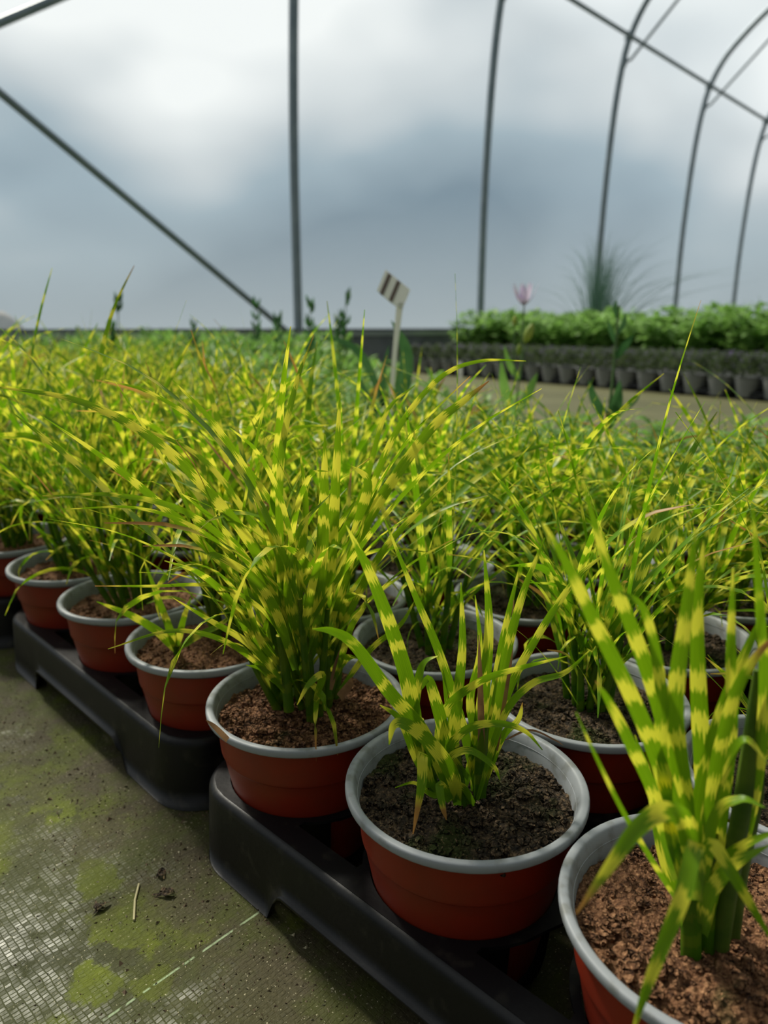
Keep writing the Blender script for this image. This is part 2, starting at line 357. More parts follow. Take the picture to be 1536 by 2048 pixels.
def link(name, me, parent=None, loc=(0, 0, 0), rz=0):
    o = bpy.data.objects.new(name, me); C.objects.link(o); o.location = loc; o.rotation_euler = (0, 0, rz)
    if parent: o.parent = parent
    return o
def tag(o, label=None, cat=None, group=None, kind=None):
    if label: o['label'] = label
    if cat: o['category'] = cat
    if group: o['group'] = group
    if kind: o['kind'] = kind
    return o
def empty(name, loc=(0, 0, 0), rz=0):
    o = bpy.data.objects.new(name, None); C.objects.link(o); o.location = loc; o.rotation_euler = (0, 0, rz); o.empty_display_size = .05
    return o
def copy_tree(o, parent=None):
    c = o.copy(); C.objects.link(c); c.parent = parent
    for ch in KIDS.get(o.name, []): copy_tree(ch, c)
    return c
KIDS = {}
KIDF = {}

def spline(P, n):
    """Catmull-Rom through control points, n+1 samples"""
    P = [Vector(p) for p in P]
    if len(P) == 2: P = [P[0], (P[0] + P[1]) / 2, P[1]]
    Q = [P[0] * 2 - P[1]] + P + [P[-1] * 2 - P[-2]]
    m = len(P) - 1; out = []
    for i in range(n + 1):
        t = i / n * m; k = min(int(t), m - 1); t -= k
        a, b, c, d = Q[k:k + 4]
        out.append(.5 * ((2 * b) + (-a + c) * t + (2 * a - 5 * b + 4 * c - d) * t * t + (-a + 3 * b - 3 * c + d) * t ** 3))
    return out

def blade(mb, pts, w, face=None, twist=(0, 0), fold=.22, dry=0.0, seg=14, rnd=R_, shape='grass', w0=.55):
    """one leaf blade along pts; face = direction its flat side looks to; twist in radians from base to tip"""
    S = spline(pts, seg); L0 = rnd.random() * 40; rows = []; uvs = []; dr = []
    face = Vector(face) if face is not None else Vector((0, 0, 1))
    for i, p in enumerate(S):
        t = i / seg
        T = (S[min(i + 1, seg)] - S[max(i - 1, 0)]).normalized()
        side = T.cross(face)
        if side.length < .05: side = T.cross(Vector((.3, .7, .2)))
        side.normalize(); nrm = side.cross(T).normalized()
        a = twist[0] + (twist[1] - twist[0]) * t
        sd = side * math.cos(a) + nrm * math.sin(a); nn = nrm * math.cos(a) - side * math.sin(a)
        if shape == 'grass': ww = w * min(1, w0 + 2.4 * t) * max(0, 1 - t ** 2.4) ** .75 * .5
        else: ww = w * .5 * max(.04, math.sin(PI * min(1, t ** .75)) ** .8)
        if i == seg: ww = .0003
        if i: L0 += (p - S[i - 1]).length
        rows.append([p - sd * ww + nn * ww * fold, p, p + sd * ww + nn * ww * fold])
        uvs.append([(0, L0), (.5, L0), (1, L0)])
        dr.append(min(1, (t - (1 - dry)) / .12) if dry > 0 and t > 1 - dry else min(0, -.85 + t / .22))
    mb.grid(rows, uvs, dr)

# ------------------------------------------------------------------ the setting
V0 = 5.2
HALF = [(5.20, -.05), (5.20, .6), (5.20, 1.2), (5.195, 1.8), (5.17, 2.5), (5.125, 3.2), (5.06, 3.72), (4.98, 4.03), (4.82, 4.34), (4.60, 4.58), (4.23, 4.88), (3.6, 5.25), (2.8, 5.56), (2.0, 5.72), (1.45, 5.76)]
MIDV = 1.45
PROF = HALF + [(2 * MIDV - v, z) for v, z in HALF[-2::-1]]
def prof_pts(u, off=0.0, sub=3):
    P = [Vector((u, v, z)) for v, z in PROF]
    S = spline(P, (len(P) - 1) * sub); out = []
    for i, p in enumerate(S):
        t = (S[min(i + 1, len(S) - 1)] - S[max(i - 1, 0)]).normalized()
        n = Vector((0, t.z, -t.y))            # outward
        out.append(p + n * off)
    return out
HU = [4.32 + 2.72 * k for k in range(-4, 8)]
def film_sheet(name, i0, i1):
    mb = MB(); rows = []
    us = []
    for k in range(len(HU) - 1):
        for j in range(12): us.append((HU[k] + (HU[k + 1] - HU[k]) * j / 12, j / 12))
    us.append((HU[-1], 0))
    for u, t in us:
        P0 = prof_pts(u, .045); b = .07 * math.sin(PI * t) ** .8
        P1 = prof_pts(u, .045 + b)
        row = []
        for i in range(i0, i1 + 1):
            p = P1[i].copy()
            z = PROF[min(i // 3, len(PROF) - 1)][1]
            p += (P1[i] - P0[i]).normalized() * .018 * math.sin(p.z * 13 + p.y * 9 + 3 * MN.noise(Vector((p.x * 2, p.z * 1.5, p.y)))) * (1 if 3.4 < p.z < 4.8 else .12) * math.sin(PI * t) if b > 0 else Vector((0, 0, 0))
            row.append(p)
        rows.append(row)
    mb.grid(rows)
    o = mb.build(name, M['film']); o['kind'] = 'structure'; return o
NP = (len(PROF) - 1) * 3
film_sheet('wall_back', 0, 21); film_sheet('ceiling', 21, NP - 21); film_sheet('wall_front', NP - 21, NP)
for nm, u in (('wall_left', HU[0] - .1), ('wall_right', HU[-1] + .1)):
    mb = MB(); P = prof_pts(u, .04)
    mb.grid([[Vector((u, p.y, -.05)) for p in P], P]); o = mb.build(nm, M['film']); o['kind'] = 'structure'
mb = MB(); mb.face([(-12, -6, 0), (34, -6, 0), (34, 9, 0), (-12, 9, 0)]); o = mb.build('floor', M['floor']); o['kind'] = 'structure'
for nm, y0, y1 in (('baseboard_back', V0 - .035, V0 + .03), ('baseboard_front', 2 * MIDV - V0 - .03, 2 * MIDV - V0 + .035)):
    mb = MB(); mb.sm = False
    mb.box((HU[0], y0, -.02), (HU[-1], y1, .405)); o = mb.build(nm, M['board']); o['kind'] = 'structure'
    mb = MB(); mb.sm = False; yy = y0 - .012 if 'back' in nm else y1
    mb.box((HU[0], yy, .335), (HU[-1], yy + .012, .375)); q = mb.build('trim_1' if 'back' in nm else 'trim_2', M['rail']); q['kind'] = 'structure'

ORD = ['first', 'second', 'third', 'fourth', 'fifth', 'sixth', 'seventh', 'eighth', 'ninth', 'tenth', 'eleventh', 'twelfth', 'thirteenth', 'fourteenth', 'fifteenth', 'sixteenth', 'seventeenth', 'eighteenth', 'nineteenth', 'twentieth']
hl = {4: 'straight grey steel hoop left of the middle, diagonal brace at its foot',
      5: 'grey steel hoop between the tall white label and the lilac flower',
      6: 'grey steel hoop behind the tuft of fountain grass',
      7: 'grey steel hoop behind the leafy bed, next right of the fountain grass',
      8: 'thin grey steel hoop nearest the right edge, behind the leafy bed'}
for k, u in enumerate(HU):
    if k < 2: continue
    t = empty('greenhouse_hoop', (u, V0, 0))
    mb = MB(); mb.tube([p - Vector((u, V0, 0)) for p in prof_pts(u, 0)], .041, 10); mb.build('pipe', M['steel'], t)
    for sgn in (1, -1):
        f = lambda v: (MIDV + (v - MIDV) * sgn) - V0
        if k == 4 and False: continue
        mb = MB(); mb.tube([(0.02, f(5.07), 3.74), (.02, f(4.96), 3.76), (.02, f(3.35), 5.28)], .018, 8); mb.build('knee_brace', M['steel'], t)
        mb = MB(); mb.tube([(0, f(5.05), 3.70), (0, f(5.04), 3.79)], .045, 10); mb.build('clamp', M['steel'], t)
        mb = MB(); mb.tube([(0, f(5.02), 3.99), (0, f(4.985), 4.08)], .046, 10); mb.build('clamp', M['steel'], t)
    tag(t, hl.get(k, 'farthest grey steel hoop beyond the right edge of the leafy bed' if k > 8 else 'grey steel hoop at the left edge where two braces meet'), 'hoop', 'greenhouse hoops')
for sgn in (1, -1):
    vv = MIDV + (4.965 - MIDV) * sgn
    mb = MB(); mb.tube([(HU[0], vv, 4.02), (HU[-1], vv, 4.02)], .026, 8)
    tag(mb.build('purlin', M['steel']), 'long straight grey steel purlin crossing the hoops at the upper right' if sgn > 0 else 'grey steel purlin along the opposite side of the tunnel', 'purlin')
mb = MB(); mb.tube([(1.62, 5.12, 2.02), (4.25, 5.12, .30)], .027, 8)
tag(mb.build('diagonal_brace', M['steel']), 'long grey steel brace sloping down to the foot of the straight hoop', 'brace')
mb = MB(); mb.tube([(1.62, 5.12, 1.97), (4.25, 4.99, 3.60)], .027, 8)
tag(mb.build('diagonal_brace', M['steel']), 'grey steel brace rising across the top left corner', 'brace')

# ------------------------------------------------------------------ pots, soil, trays
RIMZ = .120
POT_PROF = [(.0, 0.004), (.047, .004), (.0485, 0), (.050, .0), (.0512, .003)] + [(.0512 + .0151 * k / 10, .003 + .0795 * k / 10) for k in range(1, 11)] + [(.0666, .0832), (.0674, .0838), (.0677, .0846), (.0679, .087), (.0684, .093), (.0690, .1), (.0696, .1075), (.0700, .110)]
RIM_PROF = [(.0695, .1130), (.0755, .1136), (.0768, .1140), (.0773, .1146), (.0776, .1155), (.0777, .1175), (.0775, .1190), (.0770, .1197), (.0762, .1200), (.0745, .1201), (.0732, .1199), (.0725, .1194), (.0718, .1186), (.0700, .114), (.0688, .108), (.0675, .098), (.0662, .088)]
def pot_meshes(tag_, potm, rimm, n=72):
    a = MB(); a.lathe(POT_PROF, n); b = MB(); b.lathe(RIM_PROF, n)
    return a.mesh('pot' + tag_, potm), b.mesh('rim' + tag_, rimm)
POT, RIM = pot_meshes('', M['pot'], M['rim'])
BPOT, BRIM = pot_meshes('_black', M['blackpot'], M['blackpot'], 32)

def soil_mesh(seed, m, res=110, chunks=330, fibres=50, level=.104, lump=1.0, chunk_size=1.0):
    r = random.Random(seed); mb = MB(); R0 = .0684; off = Vector((seed * 3.7, seed * 1.3, 0))
    def H(x, y):
        d = math.hypot(x, y) / R0
        p = Vector((x, y, 0)) * 1.0 + off
        h = .0034 * MN.noise(p * 38) + .0030 * abs(MN.noise(p * 95)) + .0022 * abs(MN.noise(p * 210)) + .0012 * abs(MN.noise(p * 430))
        return level + h * lump + .004 * (1 - d * d) - .001
    nr = res // 2; na = res * 2
    rows = []
    for i in range(nr + 1):
        rr = R0 * (i / nr) ** .85
        rows.append([(rr * math.cos(2 * PI * j / na), rr * math.sin(2 * PI * j / na), H(rr * math.cos(2 * PI * j / na), rr * math.sin(2 * PI * j / na))) for j in range(na)])
    mb.grid(rows, closed=True, flip=True)
    ico = [Vector(v).normalized() for v in [(0, -.526, .851), (0, .526, .851), (0, -.526, -.851), (0, .526, -.851), (.526, .851, 0), (.526, -.851, 0), (-.526, .851, 0), (-.526, -.851, 0), (.851, 0, .526), (.851, 0, -.526), (-.851, 0, .526), (-.851, 0, -.526)]]
    icf = []
    for i in range(12):
        for j in range(i + 1, 12):
            for k in range(j + 1, 12):
                if (ico[i] - ico[j]).length < 1.1 and (ico[j] - ico[k]).length < 1.1 and (ico[i] - ico[k]).length < 1.1: icf.append((i, j, k))
    sub = {}; V = list(ico); F = []
    def mid(a, b):
        k = (min(a, b), max(a, b))
        if k not in sub: sub[k] = len(V); V.append((V[a] + V[b]).normalized())
        return sub[k]
    for a, b, c in icf:
        ab, bc, ca = mid(a, b), mid(b, c), mid(c, a); F += [(a, ab, ca), (b, bc, ab), (c, ca, bc), (ab, bc, ca)]
    for q in range(chunks):
        a = r.random() * 2 * PI; d = R0 * .95 * math.sqrt(r.random()); x, y = d * math.cos(a), d * math.sin(a)
        s = (.0008 + .0026 * r.random() ** 2.2) * chunk_size
        c = Vector((x, y, H(x, y) + s * .25)); sx, sy, sz = s * r.uniform(.7, 1.5), s * r.uniform(.6, 1.1), s * r.uniform(.45, .9)
        rot = r.random() * 6; cs, sn = math.cos(rot), math.sin(rot); b0 = len(mb.v)
        for v in V:
            k = 1 + .45 * MN.noise(v * 2.1 + Vector((q, 0, 0)))
            px, py = v.x * sx * k, v.y * sy * k
            mb.v.append((c.x + px * cs - py * sn, c.y + px * sn + py * cs, c.z + v.z * sz * k)); mb.uv.append((0, 0)); mb.dry.append(0)
        for f in F: mb.f.append(tuple(b0 + i for i in f))
    for q in range(fibres):
        a = r.random() * 2 * PI; d = R0 * .9 * math.sqrt(r.random()); p = Vector((d * math.cos(a), d * math.sin(a), 0)); b = r.random() * 6; pts = []
        for i in range(4):
            if p.length > .067: p *= .067 / p.length
            pts.append((p.x, p.y, H(p.x, p.y) + .0012 + .0016 * r.random())); b += r.uniform(-1, 1); p = p + Vector((math.cos(b), math.sin(b), 0)) * r.uniform(.002, .0055)
        mb.tube(pts, .00022, 3, False)
    mb.sm = True
    return mb.mesh('soil', m)
SOILB = [soil_mesh(1, M['soil_brown']), soil_mesh(2, M['soil_brown'], lump=1.2)]
SOILD = [soil_mesh(3, M['soil_dark'], chunks=420, fibres=90), soil_mesh(4, M['soil_dark'], lump=.8, fibres=90)]

PITCHP = .158
MG = .0145; MU = .006; TZ = .068; TW = 3 * PITCHP; NU = 4
def tray_mesh(nv=3, nu=NU, name='tray'):
    """black carrying tray, nv pots along the front, nu deep; origin at its near corner"""
    W = nu * PITCHP - 2 * MU; Lv = nv * PITCHP - 2 * MG; r = .045
    def outline(x0, y0, x1, y1, r, n=10):
        P = []
        for cx, cy, a in ((x1 - r, y0 + r, -PI / 2), (x1 - r, y1 - r, 0), (x0 + r, y1 - r, PI / 2), (x0 + r, y0 + r, PI)):
            for i in range(n + 1):
                t = a + PI / 2 * i / n; P.append((cx + r * math.cos(t), cy + r * math.sin(t)))
        out = []                                # densify the straights
        for i, p in enumerate(P):
            q = P[(i + 1) % len(P)]; d = math.hypot(q[0] - p[0], q[1] - p[1]); k = max(1, int(d / .004))
            for j in range(k): out.append((p[0] + (q[0] - p[0]) * j / k, p[1] + (q[1] - p[1]) * j / k))
        return out
    mb = MB()
    # deck with holes, filled from a flat curve
    cu = bpy.data.curves.new('deck', 'CURVE'); cu.dimensions = '2D'; cu.fill_mode = 'BOTH'; cu.extrude = .0012; cu.resolution_u = 1
    def sp(P):
        s = cu.splines.new('POLY'); s.points.add(len(P) - 1); s.use_cyclic_u = True
        for k, (x, y) in enumerate(P): s.points[k].co = (x, y, 0, 1)
    sp(outline(.005, .005, W - .005, Lv - .005, r - .005)[::2])
    H = PITCHP / 2
    for i in range(nu):
        for j in range(nv):
            cx, cy = H + i * PITCHP - MU, H + j * PITCHP - MG
            sp([(cx + .0622 * math.cos(2 * PI * k / 48), cy + .0622 * math.sin(2 * PI * k / 48)) for k in range(48)])
    def opening(cx, cy, a, b):
        """curved lozenge between round pots"""
        P = []
        for k in range(4):
            th = PI / 4 + k * PI / 2
            # concave side facing a pot centre
            qx, qy = cx + (H if k in (0, 3) else -H), cy + (H if k in (0, 1) else -H)
            rr = .0715
            a0 = math.atan2(cy - qy, cx - qx)
            for s in range(-5, 6):
                P.append((qx + rr * math.cos(a0 - s * .058), qy + rr * math.sin(a0 - s * .058)))
        return P
    for i in range(1, nu):
        for j in range(1, nv): sp(opening(i * PITCHP - MU, j * PITCHP - MG, 0, 0))
    for j in range(1, nv):                       # triangles open towards the edges
        for x, sg in ((0.022, 1), (W - .022, -1)):
            cy = j * PITCHP - MG; qx = (H if sg > 0 else W - H + MU)
            P = [(x, cy + .030 - .060 * k / 6) for k in range(7)]
            tp = []
            for s in range(6):
                yy = cy - .030 + .026 * s / 5
                dy = yy - (cy - H); dx = math.sqrt(max(0, .0712 ** 2 - dy * dy)) if abs(dy) < .0712 else 0
                tp.append((qx - sg * dx, yy))
            tp2 = [(px, 2 * cy - py) for px, py in tp[::-1]]
            P = P + [t for t in tp if (t[0] - x) * sg > .001] + [t for t in tp2 if (t[0] - x) * sg > .001]
            sp(P if sg > 0 else P[::-1])
    tmp = bpy.data.objects.new('tmp', cu); C.objects.link(tmp)
    me = bpy.data.meshes.new_from_object(tmp.evaluated_get(bpy.context.evaluated_depsgraph_get()))
    b0 = 0
    for v in me.vertices: mb.v.append((v.co.x, v.co.y, TZ - .0012 + v.co.z)); mb.uv.append((0, 0)); mb.dry.append(0)
    for p in me.polygons: mb.f.append(tuple(p.vertices))
    bpy.data.objects.remove(tmp); bpy.data.curves.remove(cu); bpy.data.meshes.remove(me)
    # skirt with a rounded shoulder, raised arches cut from the bottom edge
    O = outline(0, 0, W, Lv, r)
    cx, cy = W / 2, Lv / 2
    def inset(p, d):
        # towards the inside of the rounded rectangle
        x, y = p; qx = min(max(x, r), W - r); qy = min(max(y, r), Lv - r); dx, dy = x - qx, y - qy; l = math.hypot(dx, dy) or 1
        return (x - dx / l * d, y - dy / l * d)
    def arch(p):
        """height of the bottom edge here"""
        x, y = p; h = 0
        for c, half, side in ((Lv / 2, Lv * .245, x < .002 or x > W - .002), (W / 2, W * .28, y < .002 or y > Lv - .002)):
            if not side: continue
            t = y if (x < .002 or x > W - .002) else x
            d = half - abs(t - c)
            if d > -.006: h = .032 * min(1, max(0, (d + .006) / .016)) ** .6
        return h
    rows = []
    for kk, (ins, zf) in enumerate(((.0075, 1.0), (.0042, .992), (.0016, .965), (.0004, .93), (0, .88), (-.001, .6), (-.0022, .3), (-.003, 0))):
        row = []
        for p in O:
            q = inset(p, ins); zb = arch(p); z = TZ * zf if kk < 5 else zb + (TZ * .88 - zb) * (zf / .88)
            row.append((q[0], q[1], z))
        rows.append(row)
    # small turned-out lip following the bottom edge, then the inner face
    rows.append([(*inset(p, -.0062 if arch(p) > .02 else -.0036), arch(p) + .0006) for p in O])
    rows.append([(*inset(p, -.0062 if arch(p) > .02 else -.0030), arch(p) - (.0022 if arch(p) > .02 else 0)) for p in O])
    rows.append([(*inset(p, .0002), arch(p)) for p in O])
    rows.append([(*inset(p, .0016), TZ - .003) for p in O])
    mb.grid(rows, closed=True)
    # cups that hold the pots: four ribs and a ring below each hole
    for i in range(nu):
        for j in range(nv):
            c = (H + i * PITCHP - MU, H + j * PITCHP - MG)
            for k in range(4):
                a = PI / 4 + k * PI / 2
                mb.lathe([(.0622, TZ), (.0612, TZ - .012), (.057, .012), (.0555, .008)], 5, c, a - .35, a + .35)
            mb.lathe([(.0575, .016), (.0555, .008), (.046, .008), (.044, .012), (.044, .0085), (.0, .0085)], 28, c)
    return mb.mesh(name, M['tray'])
TRAY = tray_mesh()

# ------------------------------------------------------------------ foliage generators
CAMV = Vector((0, 0, EYE))
def tuft(seed, n_culm=6, leaves=8, height=.24, spread=.020, lean=(0, 0), wide=.0078, thin=.3):
    """zebra grass clump: culms fanning from the middle, banded blades arching out of them"""
    r = random.Random(seed); mb = MB(); top = .108
    for c in range(n_culm):
        a = 2 * PI * (c + r.random() * .8) / n_culm; d = spread * math.sqrt(r.uniform(.05, 1))
        b = Vector((d * math.cos(a), d * math.sin(a), top - .012))
        tilt = r.uniform(.05, .30); dirv = Vector((math.cos(a) * tilt + lean[0] * .5, math.sin(a) * tilt + lean[1] * .5, 1)).normalized()
        ch = height * r.uniform(.28, .55)
        P = [b + dirv * ch * t for t in (0, .33, .66, 1)]
        mb.tube(P, [.0034, .0032, .0026, .0016], 7)
        for l in range(leaves):
            t = r.uniform(.0, 1.0) ** .9; s = b + dirv * ch * (.12 + .88 * t)
            aa = a + r.choice((0, PI)) + r.gauss(0, .75) if r.random() < .7 else r.random() * 2 * PI
            hd = Vector((math.cos(aa) + lean[0], math.sin(aa) + lean[1], 0))
            if hd.length < .1: hd = Vector((1, 0, 0))
            hd.normalize()
            Ln = height * r.uniform(.42, 1.0) * (.72 + .4 * t); el = r.uniform(.95, 1.50) - .12 * (1 - t)
            droop = r.uniform(.1, .95) ** 1.3
            if r.random() < .1: droop = r.uniform(1.2, 2.0)
            pts = [s]; p = s.copy(); e_ = el; k = 5; az = r.gauss(0, .1)
            for i in range(k):
                f = (i + 1) / k
                p = p + (hd * math.cos(e_) + UP * math.sin(e_)) * (Ln / k) + Vector((-hd.y, hd.x, 0)) * az * Ln / k
                pts.append(p.copy()); e_ -= droop * (.10 + .50 * f)
            ww = wide * r.uniform(.5, 1.1) * (thin if r.random() < .12 else 1)
            if r.random() < .05 and Ln < height * .85:
                pts = [s + (q - s) * 1.28 for q in pts]; ww *= .55
            nrm = (UP * math.cos(el) * 1 - hd * math.sin(el)).normalized()
            blade(mb, pts, ww, nrm, (r.gauss(0, .5), r.gauss(0, 1.0)), r.uniform(.1, .4), r.choice((0, 0, 0, 0, .04, .12)) if r.random() < .93 else .3, 12, r)
    return mb.mesh('foliage', M['zebra'])

def leafy(seed, stems=9, height=.15, leaf=.06, wid=.020, m='green', spread=.05, per=9, base=.10, open_=.8):
    """bushy perennial: stems carrying pointed leaves"""
    r = random.Random(seed); mb = MB()
    for s in range(stems):
        a = r.random() * 2 * PI; d = spread * math.sqrt(r.random())
        b = Vector((d * .4 * math.cos(a), d * .4 * math.sin(a), base)); h = height * r.uniform(.6, 1.05)
        e = b + Vector((math.cos(a) * d * 1.6, math.sin(a) * d * 1.6, h)); S = spline([b, (b + e) / 2 + Vector((0, 0, h * .08)), e], 6)
        mb.tube(S, [.0018] * 5 + [.0012, .001], 5)
        for l in range(per):
            t = r.uniform(.2, 1); p = S[min(6, int(t * 6))]; aa = l * 2.4 + r.random(); el = r.uniform(-.1, open_)
            Ln = leaf * r.uniform(.6, 1.1); dv = Vector((math.cos(aa) * math.cos(el), math.sin(aa) * math.cos(el), math.sin(el)))
            blade(mb, [p, p + dv * Ln * .5, p + dv * Ln * .9 - UP * Ln * r.uniform(0, .3)], wid * r.uniform(.7, 1.1), UP, (0, r.gauss(0, .4)), .25, 0, 6, r, 'leaf')
    return mb.mesh('foliage', M[m])

TUFTS = [tuft(100 + i, n_culm=r_[0], leaves=r_[1], height=r_[2], wide=r_[3]) for i, r_ in enumerate([(8, 10, .25, .0085), (9, 10, .23, .0078), (7, 10, .27, .009), (10, 9, .23, .0075), (8, 11, .26, .0085), (7, 9, .21, .0078), (9, 10, .27, .0075), (8, 10, .24, .009)])]
GREENS = [leafy(200 + i, stems=10, height=.11 + .015 * i, leaf=.062, wid=.019) for i in range(4)]

U0 = .3330; VV0 = .0880
def spot(i, j):
    """where the pot in line i, column j stands; the second tray sits a little askew"""
    u, v = U0 + i * PITCHP, VV0 + j * PITCHP
    if j >= 6: return u + .012, v + .006
    if j < 3: return u, v
    a = math.radians(-1.6); du, dv = u - .254, v - .483
    return .254 + .012 + du * math.cos(a) - dv * math.sin(a), .483 + du * math.sin(a) + dv * math.cos(a)
JR = random.Random(5)

def zebra_pot(i, j, foliage, soil, extra=None):
    q = spot(i, j); t = empty('potted_zebra_grass', (q[0] + JI(), q[1] + JI(), .0125), 0)
    p = link('pot', POT, t); link('rim', RIM, p)
    link('soil', soil, t, rz=R_.random() * 6 if extra is None else 0)
    KIDF[t.name] = link('foliage', foliage, t, rz=R_.random() * 6.28)
    return t
def JI(): return JR.uniform(-.0018, .0018)

# ------------------------------------------------------------------ hero plants in the front line
def custom(t, name, leaves, base, m='zebra', tubes=(), face=True, seed=1, extra_mesh=None, k=1.0):
    """blades given by the places their points were read at; t = thing they grow in"""
    r = random.Random(seed); mb = MB(); off = t.location
    for lf in leaves:
        pts = [at(*q) - off for q in lf['p']]
        mid = pts[len(pts) // 2] + off
        blade(mb, pts, lf['w'] * k, (CAMV - mid).normalized(), lf.get('tw', (r.gauss(0, .25), r.gauss(0, .35))), lf.get('fold', .25), lf.get('dry', 0), 22, r, 'grass', lf.get('w0', .55))
    for P, rad in tubes:
        mb.tube([at(*q) - off for q in P], rad, 10)
    return mb.build(name, M[m], t)

HERO = {}
def hero(i, j, label, foliage=None, soil=None, rot=0):
    t = empty('potted_zebra_grass', (*spot(i, j), .0125))
    p = link('pot', POT, t); link('rim', RIM, p); link('soil', soil, t, rz=rot)
    if foliage: link('foliage', foliage, t)
    HERO[(i, j)] = t; tag(t, label, 'potted plant', 'potted zebra grasses')
    return t
FRONT_LABEL = {
    0: 'largest, nearest zebra grass in terracotta pot, blurred broad striped blades, bottom right corner',
    1: 'sparse zebra grass in terracotta pot with dark mossy soil, front centre',
    2: 'big bushy zebra grass in terracotta pot at the left end of the nearest tray',
    3: 'terracotta pot with a small striped seedling in front of its zebra grass clump',
    4: 'zebra grass in terracotta pot, middle pot of the second tray',
    5: 'zebra grass in terracotta pot at the far end of the second tray',
    6: 'terracotta pot of zebra grass cut off by the left edge of the photo',
}
# A: the dense clump
A = hero(0, 2, FRONT_LABEL[2], tuft(8, n_culm=12, leaves=8, height=.24, spread=.024, wide=.0085, lean=(-.15, .15)), soil_mesh(21, M['soil_brown'], res=170, chunks=900, fibres=120, lump=1.5, chunk_size=1.45))
D = .505
custom(A, 'long_blades', [
    dict(p=[(598, 1350, .50), (545, 1185, .48), (400, 1040, .46), (250, 992, .45), (85, 992, .45)], w=.0062, dry=.03),
    dict(p=[(590, 1330, .50), (520, 1190, .47), (430, 1080, .45), (290, 1018, .44), (128, 1018, .44)], w=.0045),
    dict(p=[(600, 1340, .51), (520, 1120, .48), (400, 965, .46), (290, 868, .45), (150, 800, .45), (-20, 772, .45)], w=.009, dry=.02),
    dict(p=[(610, 1330, .52), (560, 1150, .52), (480, 1010, .52), (380, 900, .52), (200, 830, .52)], w=.007),
    dict(p=[(612, 1340, .52), (590, 1150, .52), (545, 1010, .52), (440, 880, .51), (310, 790, .5), (210, 760, .5)], w=.006),
    dict(p=[(625, 1300, .49), (642, 1130, .475), (648, 1000, .47), (650, 868, .465)], w=.0115, tw=(0, .1)),
    dict(p=[(640, 1300, .50), (662, 1110, .485), (672, 960, .48), (680, 785, .475)], w=.0108, tw=(0, .2)),
    dict(p=[(600, 1300, .50), (600, 1150, .49), (612, 1020, .48), (600, 900, .47)], w=.007),
    dict(p=[(570, 1290, .49), (560, 1120, .48), (562, 920, .48), (592, 770, .49), (628, 670, .5)], w=.007, dry=.1),
    dict(p=[(650, 1290, .52), (700, 1110, .52), (745, 970, .52), (800, 850, .52), (880, 755, .53), (960, 722, .54), (1052, 722, .55)], w=.0062),
    dict(p=[(655, 1320, .53), (700, 1120, .53), (760, 1000, .53), (860, 860, .53), (930, 800, .53), (978, 762, .53)], w=.011, dry=.18),
    dict(p=[(640, 1310, .52), (690, 1150, .51), (725, 1020, .50), (735, 960, .5), (700, 930, .5)], w=.011),
    dict(p=[(665, 1300, .52), (720, 1180, .51), (775, 1090, .50), (850, 1010, .49), (900, 960, .49)], w=.007),
    dict(p=[(575, 1390, .49), (520, 1330, .47), (440, 1278, .45), (340, 1262, .44), (216, 1298, .435)], w=.0052),
    dict(p=[(570, 1370, .49), (500, 1290, .47), (420, 1240, .46), (345, 1195, .455)], w=.0062, dry=.05),
    dict(p=[(585, 1300, .49), (520, 1215, .47), (430, 1172, .46), (300, 1172, .45), (190, 1172, .45)], w=.004, dry=.15),
    dict(p=[(560, 1330, .49), (520, 1280, .48), (495, 1200, .47), (480, 1120, .46)], w=.006),
    dict(p=[(590, 1340, .47), (555, 1230, .455), (510, 1160, .45), (430, 1110, .44), (415, 1125, .435)], w=.008, dry=.05),
    dict(p=[(560, 1370, .49), (540, 1350, .475), (520, 1335, .47), (492, 1330, .465)], w=.007, tw=(.3, .8)),
    dict(p=[(630, 1400, .47), (645, 1350, .462), (618, 1368, .452), (594, 1410, .446)], w=.0065),
    dict(p=[(645, 1395, .48), (650, 1420, .47), (650, 1405, .47), (646, 1385, .468)], w=.0022),
    dict(p=[(670, 1360, .50), (700, 1260, .49), (725, 1220, .48), (735, 1195, .48)], w=.006),
    dict(p=[(680, 1380, .5), (740, 1300, .49), (800, 1250, .48), (830, 1200, .48)], w=.0055),
    dict(p=[(600, 1300, .49), (575, 1180, .47), (600, 1060, .46), (660, 990, .46)], w=.007),
    dict(p=[(585, 1300, .50), (545, 1100, .49), (500, 960, .48), (430, 850, .47), (345, 760, .46)], w=.0075),
    dict(p=[(640, 1310, .52), (640, 1150, .53), (720, 1000, .54), (770, 830, .55), (830, 770, .56)], w=.0065),
], A, k=.82, tubes=[([(578, 1420, .492), (572, 1350, .49), (560, 1270, .488)], [.0042, .0038, .003]), ([(625, 1410, .5), (618, 1330, .5), (605, 1240, .5)], [.0038, .0036, .003]), ([(655, 1395, .51), (650, 1310, .51)], [.004, .0034])], seed=2)
custom(A, 'dry_leaf', [dict(p=[(680, 1395, .49), (700, 1370, .485), (703, 1355, .48)], w=.007, w0=.9), dict(p=[(662, 1380, .5), (672, 1330, .5), (690, 1280, .5)], w=.004),
                       dict(p=[(455, 1480, .435), (430, 1455, .43), (412, 1440, .43)], w=.004, w0=.9)], A, 'dry')
